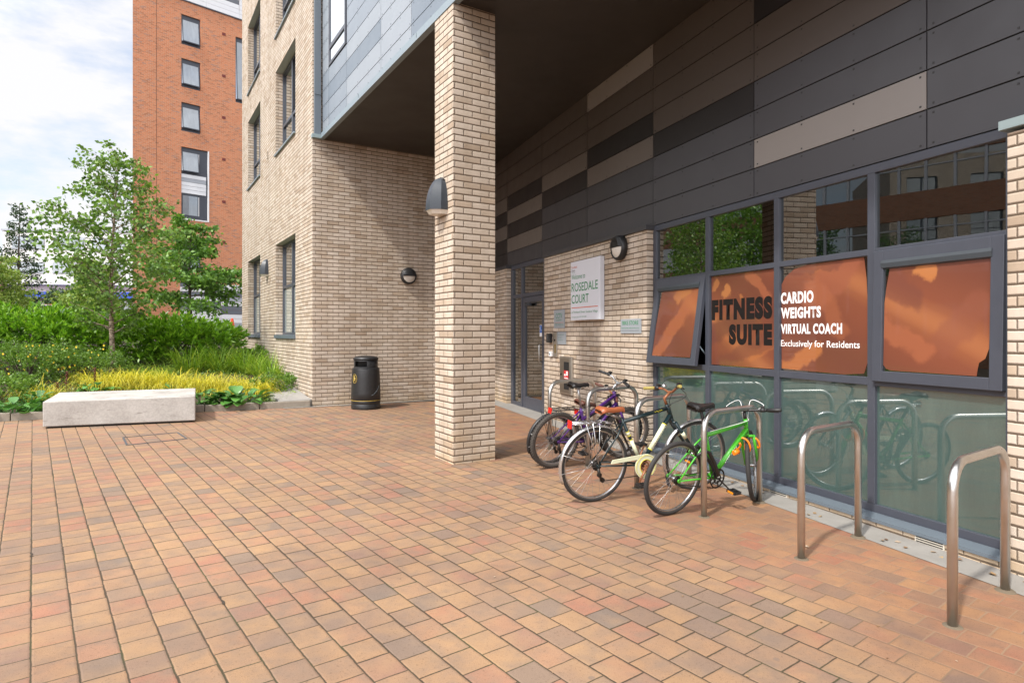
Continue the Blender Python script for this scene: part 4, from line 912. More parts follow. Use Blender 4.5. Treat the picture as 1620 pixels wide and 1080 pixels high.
    for sg_, yy in ((1, y0-.085), (-1, -y0+.085)):
        pc = bb+cv*sg_; m = M(); Y_ = pc.y+yy
        for dx in (-.036, .036): m.bx(pc.x+dx-.007, pc.x+dx+.007, Y_-.045, Y_+.045, pc.z-.012, pc.z+.012)
        for dy in (-.045, 0, .04): m.bx(pc.x-.036, pc.x+.036, Y_+dy-.006, Y_+dy+.006, pc.z-.009, pc.z+.009)
        p_ = m.build('pedal', MAT['black'], ck)
        for dx in (-.044, .044) if P.get('amber') else (): m = M(); m.bx(pc.x+dx-.002, pc.x+dx+.002, Y_-.03, Y_+.03, pc.z-.008, pc.z+.008); m.build('pedal_reflector', MAT['amber'], p_)
    cg = .035; m = M(); ch = []
    for i in range(9): q = math.pi/2+math.pi*i/8; ch.append(rh+Vector((cg*math.cos(q), y0+.004, cg*math.sin(q))))
    if P.get('mech'): ch += [rh+Vector((.03, y0+.004, -.10)), rh+Vector((.06, y0+.004, -.145))]
    for i in range(13): q = -math.pi/2+math.pi*i/12; ch.append(bb+Vector((cr_r*math.cos(q), y0, cr_r*math.sin(q))))
    m.tube(ch, .0045, 4, closed=True)
    for i, (rr_, dy) in enumerate(((.048, .0), (.042, -.006), (.034, -.012), (.027, -.018))): m.cyl(rh+Vector((0, y0+.018+dy, 0)), rh+Vector((0, y0+.014+dy, 0)), rr_ if P.get('mech') else rr_*.75, n=20)
    if P.get('mech'):
        m.tube([rh+Vector((0, y0-.01, -.02)), rh+Vector((.01, y0-.015, -.07)), rh+Vector((.04, y0-.01, -.13))], [.012, .015, .010], 6)
        for q in ((.022, -.085), (.055, -.135)): m.cyl(rh+Vector((q[0], y0-.008, q[1])), rh+Vector((q[0], y0+.012, q[1])), .022, n=10)
    m.build('chain', MAT['drive'], root)
    if P.get('guard'):                                        # cream chain guard disc and arm
        m = M(); yg = y0-.012; c = bb+Vector((0, yg, 0))
        n = 36; ro, ri = .115, .062
        vs = [c+Vector((rad*math.cos(2*math.pi*i/n), yy, rad*math.sin(2*math.pi*i/n))) for yy in (-.006, .004) for rad in (ro, ri) for i in range(n)]
        fs = []
        for i in range(n): j = (i+1) % n; fs += [(i, j, n+j, n+i), (2*n+i, 3*n+i, 3*n+j, 2*n+j), (i, 2*n+i, 2*n+j, j), (n+i, n+j, 3*n+j, 3*n+i)]
        m.add(vs, fs); m.slab([c+Vector((-.05, -.006, .112)), c+Vector((-.36, -.006, .085)), c+Vector((-.375, -.006, .05)), c+Vector((-.085, -.006, .070))], (0, .01, 0))
        go_ = m.build('chain_guard', MAT['cream'], root)
        m = M(); m.ring(c+Vector((0, -.006, 0)), (0, 1, 0), .065, .004, 30, 5); m.ring(c+Vector((0, -.007, 0)), (0, 1, 0), .104, .0022, 36, 4); m.build('guard_line', MAT['yellowline'], go_)
    # handlebar, stem, grips, levers
    st_ = P['stem']; bz = P['bar']; m = M(FT); top = ht+ax*st_; bc_ = Vector((top.x+bz[0], 0, top.z+bz[1])); m.tube([ht, top, bc_], [.0135, .014, .013], 10)
    sm_ = m.build('stem', MAT[P.get('stemmat', 'black')], root)
    w2, rise, back = P['bw']/2, P.get('rise', .02), P.get('back', .06); rl = math.tan(R(P.get('roll', 0))); m = M(FT); bar = []
    for t in (-1, -.62, -.34, -.12, 0, .12, .34, .62, 1):
        a_ = abs(t); k_ = 0 if a_ < .13 else min(1, (a_-.12)/.3); bar.append(bc_+Vector((-back*max(0, a_-.3)/.7, t*w2, rise*k_-t*w2*rl)))
    m.tube(bar, .0115, 10); hbar = m.build('handlebar', MAT[P.get('barmat', 'black')], root)
    for sgn in (0, -1):
        e1, e0 = Vector(bar[sgn]), Vector(bar[1 if sgn == 0 else -2]); d = (e0-e1).normalized()
        m = M(FT); m.tube([e1-d*.006, e1, e1+d*.12], [.012, .0165, .0155], 10); m.build('grip', MAT[P.get('grip', 'black')], hbar)
        m = M(FT); p0 = e1+d*.15; m.cyl(p0-d*.02, p0+d*.02, .019, n=10); m.tube([p0+Vector((.03, 0, -.01)), p0-d*.05+Vector((.055, 0, -.02)), p0-d*.13+Vector((.05, 0, -.028))], [.006, .007, .005], 6); m.tube([p0, p0+Vector((.03, 0, -.01))], .009, 6); m.bx(p0.x-.005, p0.x+.03, p0.y-.016, p0.y+.016, p0.z+.012, p0.z+.035)
        m.build('brake_lever', MAT['black'], hbar)
    if P.get('bell'): m = M(FT); b_ = Vector(bar[6]); m.lathe([(.0005, .05), (.016, .046), (.024, .03), (.024, .02)], 14, Matrix.Translation(b_)); m.build('bell', MAT['alloy'], hbar)
    m = M()
    for s_, fin in ((-1, rh*.5+sc*.5), (1, FT(cr+Vector((.02, 0, .0))))):
        p0 = FT(Vector(bar[6 if s_ > 0 else 2])+Vector((.04, 0, 0))); p3_ = Vector(fin); mid = FT(bc_+Vector((.10, s_*.11, .055 if P.get('loopy') else -.02)))
        h2 = FT(ht+Vector((.04, s_*.02, .02)))
        pts = []
        ctrl = [p0, mid, h2, p3_]
        if P.get('loopy'): mid = FT(bc_+Vector((.05, s_*.16, .035))); m2_ = FT(bc_+Vector((.10, s_*.05, .078))); ctrl = [p0, mid, m2_, h2, p3_]
        if s_ < 0: ctrl = [p0, mid, *([m2_] if P.get('loopy') else []), h2, ht-ax*.03+Vector((-.03, -.02, .02)), sc+Vector((.03, -.018, .02))]
        n_ = len(ctrl)
        for i in range(n_-1):
            a0_, a1_, a2_, a3_ = ctrl[max(i-1, 0)], ctrl[i], ctrl[i+1], ctrl[min(i+2, n_-1)]
            for t in [j/6 for j in range(6)]: pts.append(.5*((2*a1_)+(a2_-a0_)*t+(2*a0_-5*a1_+4*a2_-a3_)*t*t+(3*a1_-a0_-3*a2_+a3_)*t**3))
        pts.append(ctrl[-1]); m.tube(pts, .0032, 5)
    m.build('brake_cable', MAT[P.get('cable', 'black')], root)
    # brakes
    m = M(); q = (sc*.45+rh*.55)+Vector((-.0, 0, 0)); q = rh+(sc-rh).normalized()*(r-.03)
    for y in (-1, 1): m.tube([q+Vector((-.02, y*.045, -.03)), q+Vector((-.03, y*.05, .03)), q+Vector((-.035, y*.02, .06))], [.008, .007, .005], 6)
    m.build('rear_brake', MAT['drive'], root)
    # mudguards
    def guard(c, a0, a1, mat, T=None, wd=.052, stays=True, par=root):
        m = M(T); n = 26; rg = r+.018; vs = []
        for i in range(n+1):
            q = R(a0+(a1-a0)*i/n)
            for k in range(5): y = (k-2)/2; rad = rg-.016*y*y; vs.append(c+Vector((rad*math.cos(q), y*wd/2, rad*math.sin(q))))
        m.add(vs, [(i*5+k, i*5+k+1, (i+1)*5+k+1, (i+1)*5+k) for i in range(n) for k in range(4)], 0, True)
        g = m.build('mudguard', MAT[mat], par); g.modifiers.new('thick', 'SOLIDIFY').thickness = .002
        if stays:
            m = M(T)
            for y in (-1, 1):
                for aa in ((a0+a1)/2+(a1-a0)*.40, (a0+a1)/2+(a1-a0)*.22): q = R(aa); m.cyl(c+Vector((0, y*.06, 0)), c+Vector((rg*.985*math.cos(q), y*wd*.5, rg*.985*math.sin(q))), .0022, n=4)
            m.build('mudguard_stay', MAT['spoke'], g)
        return g
    if P.get('guards'):
        guard(rh, 50, 205, P['guards']); gf = guard(fh, 65, 215 if P['guards'] == 'chrome' else 195, P['guards'], FT)
        if P['guards'] == 'chrome':
            m = M(FT); q = R(214); cc = fh+Vector(((r+.018)*math.cos(q), 0, (r+.018)*math.sin(q))); m.slab([cc+Vector((-.004, -.028, .01)), cc+Vector((-.004, .028, .01)), cc+Vector((.03, .034, -.09)), cc+Vector((.03, -.034, -.09))], (.004, 0, .002)); m.build('mud_flap', MAT['lampgrey'], gf)
    if P.get('rack'):
        z_ = r*2+.045; x0, x1 = P.get('rackx', (-.27, .10)); m = M()
        m.tube([(x1, -.055, z_), (x0+.03, -.06, z_), (x0, -.04, z_), (x0, .04, z_), (x0+.03, .06, z_), (x1, .055, z_)], .005, 6); 
        for y in (-.02, .02): m.cyl((x0, y, z_), (x1, y, z_), .004, n=5)
        for i in range(5): x = x0+(x1-x0)*(i+.5)/5; m.cyl((x, -.058, z_), (x, .058, z_), .0035, n=5)
        for y in (-1, 1):
            for dx in (-.14, -.07, .0): m.cyl((dx, y*.06, z_), (0.0, y*.068, r+.02), .0035, n=5)
            m.cyl((x1, y*.05, z_), (sc.x-.03, y*.02, sc.z-.04), .004, n=5)
        rk = m.build('rack', MAT[P['rack']], root)
        m = M(); m.bx(x0-.014, x0-.004, -.032, .032, z_-.045, z_+.025); m.build('reflector', MAT['reflector'], rk)
    if P.get('saddle_reflector'):
        x, z = P['saddle_reflector']; m = M(); m.bx(x-.012, x, -.03, .03, z-.03, z+.03); m.build('reflector', MAT['reflector'], root)
    if P.get('kick'):
        m = M(); m.tube([bb+Vector((-.12, .03, -.02)), bb+Vector((-.05, .17, -bb.z+.012))], .008, 6); m.build('kickstand', MAT['alloy'], root)
    return root, FT

bike('green_bicycle', 'bright green bicycle with flat black bar and orange coil lock', (1.33, 5.256), 30.5, 10,
     dict(r=.325, tw=.020, wb=1.00, bb=(.475, .285), sc=(.315, .69), ht=(.80, .775), hb=(.845, .665), paint='greenpaint', rd=.022, rt=.019, rf=.014, steer=36, seat=(.235, .955), seatmat='blacksat', post='black', sw=.145, sl=.27,
          cr=.088, crank=-38, crankmat='drive', stem=.055, bar=(.045, .03), bw=.60, rise=.0, back=.03, barmat='black', cable='whitecable', loopy=True, decal=True, amber=True))
bike('dark_green_bicycle', 'dark green and cream bicycle with tan saddle and silver mudguards', (.736, 5.632), 22.5, 5,
     dict(r=.345, tw=.018, wb=1.115, bb=(.505, .305), sc=(.27, .735), ht=(.755, .85), hb=(.808, .735), paint='tealpaint', bands=True, rd=.0215, rt=.018, rf=.017, steer=-4, seat=(.15, .855), seatmat='tan', sw=.165, sl=.27, mech=True,
          cr=.085, crank=-118, crankmat='copper', guard=True, stem=.075, bar=(.06, .06), bw=.60, rise=.045, back=.10, barmat='copper', stemmat='copper', grip='olive', roll=13, bell=True, guards='chrome', rack='chrome', rackx=(-.262, .06), kick=False))
bike('purple_bicycle', 'purple mountain bicycle with knobbly tyres and black saddle', (.455, 6.985), 31, 11,
     dict(r=.325, tw=.026, wb=1.03, bb=(.45, .275), sc=(.31, .66), ht=(.765, .835), hb=(.825, .69), lowstep=True, paint='purplepaint', rd=.021, rt=.019, rf=.016, forkpaint='purplepaint', steer=-6, seat=(.245, .97), seatmat='blacksat', sw=.15, sl=.26, knob=True, tyre='rubberdirty', mech=True,
          cr=.09, crank=-150, crankmat='drive', stem=.06, bar=(.05, .07), bw=.60, rise=.05, back=.07, barmat='chrome', stemmat='alloy'))
bike('black_bicycle', 'dark bicycle with brown saddle mostly hidden behind the purple one', (.415, 7.13), 31, 10,
     dict(r=.305, tw=.022, wb=1.03, bb=(.46, .28), sc=(.40, .57), ht=(.80, .72), hb=(.85, .62), lowstep=True, paint='navypaint', rd=.019, rt=.017, rf=.014, steer=-14, seat=(.47, .715), seatmat='brownleather', sw=.19, sl=.27, tilt=-.18, mech=True,
          cr=.085, crank=30, crankmat='drive', stem=.05, bar=(.06, .03), bw=.58, rise=.03, back=.10, barmat='copper', stemmat='drive', grip='brownleather', guards='black', rack='black', rackx=(-.04, .33), saddle_reflector=(.33, .61)))
# locks
gm = Matrix.Translation((1.33, 5.256, gz(1.33, 5.256))) @ Matrix.Rotation(R(30.5), 4, 'Z') @ Matrix.Rotation(R(10), 4, 'X')
m = M(); a = gm @ Vector((.665, -.035, .585)); b = Vector((2.262, 5.655, .575)); d = b-a; n = 60; side = d.cross(Z).normalized(); u2 = side.cross(d).normalized()
pts = []
for i in range(n+1):
    t = i/n; q = 2*math.pi*2.6*t+1.2; e = min(1, 6*t, 6*(1-t)); pts.append(a+d*t+u2*(.062*math.cos(q)*max(.35, e)-.03*math.sin(math.pi*t))+side*(.050*math.sin(q)))
m.tube(pts, .0088, 8); LK = m.build('coil_lock', MAT['orangelock']); tag(LK, 'orange coil lock looped from the green frame to its steel stand', 'bicycle lock')
m = M(); q0 = a-Vector((0, 0, .075)); m.tube([q0+Vector((-.02, -.02, -.01)), q0+Vector((.03, .0, .0))], [.022, .022], 10); m.build('lock_body', MAT['orangelock'], LK)
m = M(); pts = []
c0_ = gm @ Vector((.285, -.03, .57)); c1_ = gm @ Vector((.46, -.055, .33)); ce = Vector((1.600, 5.185, .45)); 
loop = [gm @ Vector(p) for p in ((.19, -.05, .52), (.235, -.085, .575), (.29, -.09, .55), (.36, -.10, .45), (.43, -.095, .34), (.45, -.06, .30), (.42, -.03, .40), (.36, .03, .5), (.27, .03, .57), (.20, -.0, .56))]
m.tube(loop, .017, 8, closed=True); tag(m.build('cable_lock', MAT['black']), 'thick black cable lock around the seat tube of the green bicycle', 'bicycle lock')
m = M(); tm = Matrix.Translation((.736, 5.632, gz(.736, 5.632))) @ Matrix.Rotation(R(22.5), 4, 'Z') @ Matrix.Rotation(R(5), 4, 'X')
m.tube([tm @ Vector(p) for p in ((.20, .05, .82), (.26, .09, .74), (.345, .10, .58), (.42, .06, .42), (.455, -.03, .36), (.46, -.04, .33))], [.009, .011, .011, .011, .011, .016], 8); tag(m.build('rod_lock', MAT['drive']), 'dark rod shaped lock slung below the tan saddle of the dark green bicycle', 'bicycle lock')

# ------------------------------------------------------------------ planting
def unit(v): return v/np.maximum(np.linalg.norm(v, axis=1, keepdims=True), 1e-6)
def leaves(name, P, D, L, Wd, mat, parent=None, fold=.25, N=None):
    """many small folded leaves in one mesh: base P, direction D"""
    n = len(P); D = unit(D); rn = RNG.normal(size=(n, 3)) if N is None else N
    Sd = unit(np.cross(D, rn)); Nn = np.cross(Sd, D); L = np.broadcast_to(np.asarray(L, float), (n,))[:, None]; Wd = np.broadcast_to(np.asarray(Wd, float), (n,))[:, None]
    mid = P+D*L*.45+Nn*Wd*fold*-.6
    V = np.empty((n, 4, 3)); V[:, 0] = P; V[:, 1] = mid+Sd*Wd*.5+Nn*Wd*fold; V[:, 2] = P+D*L; V[:, 3] = mid-Sd*Wd*.5+Nn*Wd*fold
    return quads(name, V.reshape(-1, 3), 4, mat, parent)
def quads(name, V, k, mat, parent=None, F=None):
    off = root_off(parent) if parent else Vector(); V = V-np.array(off)
    me = bpy.data.meshes.new(name)
    if F is None: F = np.arange(len(V)).reshape(-1, k)
    me.vertices.add(len(V)); me.vertices.foreach_set('co', V.astype(np.float32).ravel())
    me.loops.add(F.size); me.loops.foreach_set('vertex_index', F.astype(np.int32).ravel())
    me.polygons.add(len(F)); me.polygons.foreach_set('loop_start', np.arange(0, F.size, F.shape[1], dtype=np.int32))
    me.update(calc_edges=True); me.validate(); me.materials.append(mat)
    o = bpy.data.objects.new(name, me); COL.objects.link(o)
    if parent: o.parent = parent
    return o
def blades(name, base, az, elev, L, Wd, droop, mat, parent=None, seg=5):
    n = len(base); H = np.stack([np.cos(az), np.sin(az), np.zeros(n)], 1); Sd = np.stack([-np.sin(az), np.cos(az), np.zeros(n)], 1)
    V = np.empty((n, seg+1, 2, 3)); p = base.copy(); e = elev.copy()
    for i in range(seg+1):
        w = Wd*(1-(i/seg)**1.6)+.0004; V[:, i, 0] = p-Sd*w[:, None]/2; V[:, i, 1] = p+Sd*w[:, None]/2
        st = L/seg; p = p+H*(np.cos(e)*st)[:, None]+np.array([0, 0, 1.])*(np.sin(e)*st)[:, None]; e = e-droop/seg*(1+i*.5)
    idx = np.arange(n*(seg+1)*2).reshape(n, seg+1, 2)
    F = np.stack([idx[:, :-1, 0], idx[:, :-1, 1], idx[:, 1:, 1], idx[:, 1:, 0]], -1).reshape(-1, 4)
    return quads(name, V.reshape(-1, 3), 4, mat, parent, F)

def tree(name, label, loc, h, rad, z0, nb, mats, lsize, lpb, seed, up=.35, droop=.0, trunk_r=.05, lean=(0, 0), sub=6, spread=.10, thin=None, flat=.0, wob=.06, shape_noise=.3):
    rg = np.random.default_rng(seed); x, y = loc; zg = hz(x, y); root = thing(name, label, 'tree', (x, y, zg))
    tk = M(); N = 14; tp = []
    for i in range(N+1):
        t = i/N; tp.append(Vector((x+lean[0]*t*t+wob*math.sin(t*5+seed), y+lean[1]*t*t+wob*math.cos(t*4+seed*2), zg-.1+(h*.98+.1)*t)))
    tk.tube(tp, [trunk_r*(1-.93*i/N)+.003 for i in range(N+1)], 10)
    P, D = [], []
    for b in range(nb):
        t = z0+(1-z0)*(b/nb)**1.0*.985; az = b*2.39996+rg.normal()*.35; Lb = rad(t)*(1+rg.uniform(-shape_noise, shape_noise))
        f = t*N; i0 = min(int(f), N-1); base = tp[i0].lerp(tp[i0+1], f-i0); e = up+rg.normal()*.12+.5*max(0, t-.7)
        pts = [base]; k = 7; az2 = az
        for j in range(k):
            az2 += rg.normal()*.10; ee = e-droop*(j/k)**1.5
            pts.append(pts[-1]+Vector((math.cos(az2)*math.cos(ee), math.sin(az2)*math.cos(ee), math.sin(ee)))*(Lb/k))
        r0 = trunk_r*(.42-.3*t); tk.tube(pts, [max(r0*(1-j/(k+.5)), .0025) for j in range(k+1)], 5, caps=False)
        for s_ in range(sub):
            q = .22+.78*(s_+rg.uniform(0, .9))/sub; jf = q*k; j0 = min(int(jf), k-1); p = pts[j0].lerp(pts[j0+1], jf-j0)
            a3 = az2+(1 if s_ % 2 else -1)*rg.uniform(.5, 1.2); e3 = e*.6+rg.normal()*.3-droop*.5; Ls = Lb*(.22+.34*(1-q))*rg.uniform(.7, 1.3)
            d = Vector((math.cos(a3)*math.cos(e3), math.sin(a3)*math.cos(e3), math.sin(e3))); qd = p+d*Ls+Vector((0, 0, -droop*Ls*.25))
            tk.tube([p, p.lerp(qd, .5)+Vector((0, 0, .02)), qd], [.004, .003, .0015], 3, caps=False)
            n = max(3, int(lpb*Ls/.4)); tt = rg.uniform(.05, 1.05, n)[:, None]; c = np.array(p)*(1-tt)+np.array(qd)*tt
            c = c+rg.normal(size=(n, 3))*spread*np.array([1, 1, 1-flat])*(.5+Ls); P.append(c)
            dd = rg.normal(size=(n, 3))+np.array(d)*.5; dd[:, 2] -= .55; D.append(dd)
        n = max(3, int(lpb*.7)); tt = rg.uniform(.75, 1.08, n)[:, None]; c = np.array(pts[-3])*(1-tt)+np.array(pts[-1])*tt+rg.normal(size=(n, 3))*spread*.5; P.append(c); dd = rg.normal(size=(n, 3)); dd[:, 2] -= .5; D.append(dd)
    tk.build('trunk', mats[0], root)
    P = np.concatenate(P); D = np.concatenate(D); n = len(P); sc = rg.uniform(.65, 1.25, n)
    leaves('crown', P, D, lsize[0]*sc, lsize[1]*sc, mats[1], root)
    return root

# silver birch standing in the bed
tree('silver_birch', 'slender young silver birch with airy crown rising from the planted bed', (-9.06, 14.03), 5.02,
     lambda t: 1.34*min(1, (t-.10)*3.4)*(1-.74*max(0, (t-.5))/.5)+.12, .20, 58, (MAT['birchbark'], MAT['birchleaf']), (.098, .074), 15, 3, up=.58, droop=.45, trunk_r=.062, lean=(.12, 0), sub=7, spread=.085, wob=.05, shape_noise=.36)
tree('broadleaf_tree', 'dense dark green broadleaf tree in front of the red brick tower', (-11.42, 22.0), 4.55,
     lambda t: 1.9*min(1, (t-.16)*3.6)*(1-.86*max(0, (t-.42))/.58)+.15, .34, 34, (MAT['bark'], MAT['treeleaf']), (.15, .095), 24, 8, up=.22, droop=.30, trunk_r=.075, sub=7, spread=.13, flat=.55, shape_noise=.36)
tree('conifer_like_tree', 'narrow dark pointed tree at the left edge in front of the white building', (-19.9, 25.0), 5.6,
     lambda t: 1.05*(1-t)**.8+.12, .12, 60, (MAT['bark'], MAT['firleaf']), (.11, .06), 18, 21, up=.15, droop=.1, trunk_r=.07, sub=6, spread=.10, flat=.4)
tree('pale_shrub_tree', 'broad pale green layered shrub at the left edge above the laurels', (-16.6, 20.0), 2.8,
     lambda t: 1.35*(1-.55*t), .18, 40, (MAT['bark'], MAT['limeleaf']), (.10, .055), 34, 31, up=.28, droop=.2, trunk_r=.05, sub=8, spread=.10, flat=.6)
tree('lime_green_tree', 'bright lime green small tree seen through the birch crown', (-21.6, 32.0), 3.6,
     lambda t: 1.5*(1-.6*t)+.1, .2, 34, (MAT['bark'], MAT['limeleaf']), (.16, .10), 26, 41, up=.3, droop=.15, trunk_r=.06, sub=7, spread=.15)
tree('street_tree', 'small dark tree on the far side of the car park', (-31.5, 44.0), 2.6,
     lambda t: 2.2*(1-.5*t)+.1, .15, 34, (MAT['bark'], MAT['firleaf']), (.22, .13), 26, 51, up=.3, droop=.15, trunk_r=.06, sub=7, spread=.2)
# trees across the plaza that show only in the reflections
for i, (x, y, hh, lb) in enumerate(((-17.4, 16.6, 6.6, 'leafy tree beyond the left end of the plaza'), (-20.0, 20.4, 7.4, 'tall leafy tree behind the left end of the plaza'))):
    tree('plaza_tree', lb, (x, y), hh, lambda t: 2.4*(1-.6*t)+.2, .25, 34, (MAT['bark'], MAT['treeleaf']), (.17, .11), 18, 60+i, up=.35, droop=.2, trunk_r=.09, sub=6, spread=.18)

def laurel(label, x, d, rx, ry, hgt, n, seed, mat='laurel', name='laurel_shrub', L=(.165, .050), upw=1.35):
    rg = np.random.default_rng(seed); X, Y = pos(x, d); zg = hz(X, Y); root = thing(name, label, 'shrub', (X, Y, zg))
    # rosettes of upright leaves over a lumpy shell, thinner inside
    nr = n//9; th = rg.uniform(0, 2*math.pi, nr); ph = np.arccos(rg.uniform(-.25, 1, nr)); rr_ = rg.uniform(.60, 1.06, nr)+.16*np.sin(th*3+seed)*np.sin(ph*4)
    e = .8; sx = np.sign(np.cos(th))*np.abs(np.cos(th))**e; sy = np.sign(np.sin(th))*np.abs(np.sin(th))**e
    Cn = np.stack([X+rx*rr_*sx*np.sin(ph)**e, Y+ry*rr_*sy*np.sin(ph)**e, zg+hgt*(.32+.68*rr_*np.sign(np.cos(ph))*np.abs(np.cos(ph))**.6)], 1)
    out = np.stack([np.cos(th)*np.sin(ph), np.sin(th)*np.sin(ph), np.cos(ph)*.6+.55], 1)
    P = np.repeat(Cn, 9, 0)+rg.normal(size=(nr*9, 3))*.018; D = np.repeat(out, 9, 0)*.9*upw+rg.normal(size=(nr*9, 3))*.62; sc = rg.uniform(.6, 1.2, nr*9)
    leaves('foliage', P, D, L[0]*sc, L[1]*sc, MAT[mat], root, fold=.2)
    st = M()
    for i in range(26):
        a, f = rg.uniform(0, 6.28), rg.uniform(.2, .8); st.tube([(X+.1*math.cos(a), Y+.1*math.sin(a), zg-.05), (X+rx*f*.5*math.cos(a), Y+ry*f*.5*math.sin(a), zg+hgt*.4), (X+rx*f*math.cos(a), Y+ry*f*math.sin(a), zg+hgt*.8)], [.012, .009, .004], 4)
    st.build('stems', MAT['bark'], root); return root
laurel('glossy laurel shrub at the far left of the hedge', -60, 6.2, 1.45, 1.1, 1.22, 6000, 1)
laurel('glossy laurel shrub left of the birch trunk', 60, 6.2, 1.5, 1.15, 1.28, 6600, 2)
laurel('glossy laurel shrub right behind the birch trunk', 160, 6.3, 1.4, 1.15, 1.22, 6200, 3)
laurel('dark laurel shrub below the broadleaf tree', 258, 6.2, 1.5, 1.15, 1.14, 6600, 4)
laurel('laurel shrub at the right end of the hedge', 312, 6.0, 1.1, 1.05, .96, 5400, 5)
laurel('low spreading shrub between the hedge and the facade', 380, 5.2, .85, .9, .46, 3800, 6, mat='hyper', L=(.08, .035))
laurel('loose shrub with small yellow flowers in front of the left laurels', 40, 3.7, 1.25, .75, .82, 9000, 7, mat='hyper', name='flowering_shrub', L=(.055, .026), upw=.6)
laurel('small leaved shrub with yellow flowers left of the birch foot', 125, 3.6, .95, .65, .66, 6500, 8, mat='hyper', name='flowering_shrub', L=(.055, .026), upw=.6)
for nm, lo, hi, dlo, dhi, zl, zh, cnt in (('a', -60, 165, 2.9, 3.6, .25, .85, 70),):
    V = []
    for i in range(cnt):
        X, Y = pos(random.uniform(lo, hi), random.uniform(dlo, dhi)); z = hz(X, Y)+random.uniform(zl, zh)
        for k in range(5): a = k*1.257; V += [(X, Y, z), (X+.016*math.cos(a-.5), Y+.008*math.sin(a-.5)-.006, z+.016*math.sin(a-.5)), (X+.026*math.cos(a), Y-.004, z+.026*math.sin(a)), (X+.016*math.cos(a+.5), Y-.006, z+.016*math.sin(a+.5))]
    fo_ = quads('yellow_flowers', np.array(V), 4, MAT['yellowfl']); tag(fo_, 'scattered small yellow flowers over the loose shrubs', 'flowers', kind='stuff')
def sedge(label, x, d, rad, n, seed, mat='sedge', L=(.48, .86), w=.0095, el=(.6, 1.5), droop=2.2, name='yellow_sedge', cat='ornamental grass'):
    rg = np.random.default_rng(seed); X, Y = pos(x, d); zg = hz(X, Y); root = thing(name, label, cat, (X, Y, zg))
    r_ = rad*np.sqrt(rg.uniform(0, 1, n)); a = rg.uniform(0, 6.283, n); base = np.stack([X+r_*np.cos(a), Y+r_*np.sin(a)*.7, np.full(n, zg-.02)], 1)
    for i in range(n): base[i, 2] = hz(base[i, 0], base[i, 1])-.02
    az = a+rg.normal(size=n)*.7; blades('blades', base, az, rg.uniform(*el, n), rg.uniform(*L, n), np.full(n, w)*rg.uniform(.6, 1.3, n), droop*rg.uniform(.5, 1.2, n), MAT[mat], root)
    return root
sedge('yellow sedge tuft left of the bench', 62, 1.5, .30, 420, 1)
sedge('yellow sedge behind the left part of the bench, below the birch', 165, 2.5, .42, 700, 2)
sedge('yellow sedge right of the birch foot', 212, 2.6, .42, 700, 3)
sedge('pale yellow sedge behind the right half of the bench', 262, 2.3, .42, 650, 4)
sedge('yellow sedge behind the right end of the bench', 305, 1.9, .38, 600, 5)
sedge('yellow sedge above the broad leaves', 350, 1.7, .40, 600, 6)
sedge('large mounded yellow sedge nearest the slab edging', 398, 1.35, .36, 900, 7, L=(.48, .8))
sedge('faded sedge under the hedge shadow', 235, 3.6, .45, 420, 8, mat='blade', w=.008)
for i, (x, d, lb, n) in enumerate(((350, 4.3, 'green strap leaved clump under the right laurel', 260), (395, 3.9, 'tall green strap leaved clump left of the facade', 300), (430, 3.0, 'green strap leaved clump beside the slab edging', 280), (300, 4.4, 'dark strap leaved clump at the hedge foot', 200))):
    sedge(lb, x, d, .36, n, 40+i, mat='blade', L=(.55, 1.0), w=.018, el=(.75, 1.5), droop=1.0, name='strap_leaf_plant', cat='plant')
def broad(label, x, d, rad, n, seed, L=.15, name='bergenia'):
    rg = np.random.default_rng(seed); X, Y = pos(x, d); zg = hz(X, Y); root = thing(name, label, 'plant', (X, Y, zg)); V, F = [], []; m = M(); stm = M()
    for i in range(n):
        a = rg.uniform(0, 6.283); r_ = rad*math.sqrt(rg.uniform(0, 1)); hh = rg.uniform(.08, .36)*(1-.4*r_/rad); c = Vector((X+r_*math.cos(a)*1.2, Y+r_*math.sin(a)*.7, zg+hh)); l = L*rg.uniform(.6, 1.15)
        d_ = Vector((math.cos(a), math.sin(a)-.35, rg.uniform(-.25, .75))).normalized(); s_ = d_.cross(Z).normalized(); nn = s_.cross(d_)
        out = [(0, .12), (.15, .62), (.4, .95), (.65, .92), (.88, .55), (1, .0)]; k = len(out); vs = []
        for t, w_ in out: cx = c+d_*l*t-nn*l*.35*(t-.45)**2*1.4; vs += [cx-s_*l*.42*w_+nn*l*.10*w_, cx, cx+s_*l*.42*w_+nn*l*.10*w_]
        m.add(vs, [(3*j+q, 3*j+q+1, 3*j+q+4, 3*j+q+3) for j in range(k-1) for q in (0, 1)], 0, True)
        stm.tube([(X+r_*.5*math.cos(a), Y+r_*.4*math.sin(a), zg-.02), c], .006, 4, caps=False)
    m.build('leaves', MAT['bergenia'], root); stm.build('stalks', MAT['bergenia'], root); return root
broad('large broad leaved clump spilling over the kerb right of the bench', 375, .30, .42, 70, 1, .22)
broad('smaller broad leaved clump against the right end of the bench', 325, .38, .28, 34, 2, .18)
broad('broad leaved clump spilling over the kerb at the far left', 18, .38, .40, 56, 3, .20)
broad('broad leaved clump just left of the bench', 58, .75, .28, 30, 4, .17)
broad('round leaved plant behind the bench back left corner', 150, 1.85, .28, 26, 5, .15)
broad('dark round leaved plant behind the bench right half', 276, 1.35, .16, 14, 6, .13)
sedge('fine green weeds by the kerb next to the slab', 440, .55, .32, 360, 61, mat='blade', L=(.10, .26), w=.006, el=(.6, 1.5), droop=.8, name='weed_patch', cat='weeds')
laurel('leafy perennial beside the slab edging', 437, 1.6, .42, .55, .36, 2400, 12, mat='hyper', name='leafy_perennial', L=(.06, .028), upw=.6)
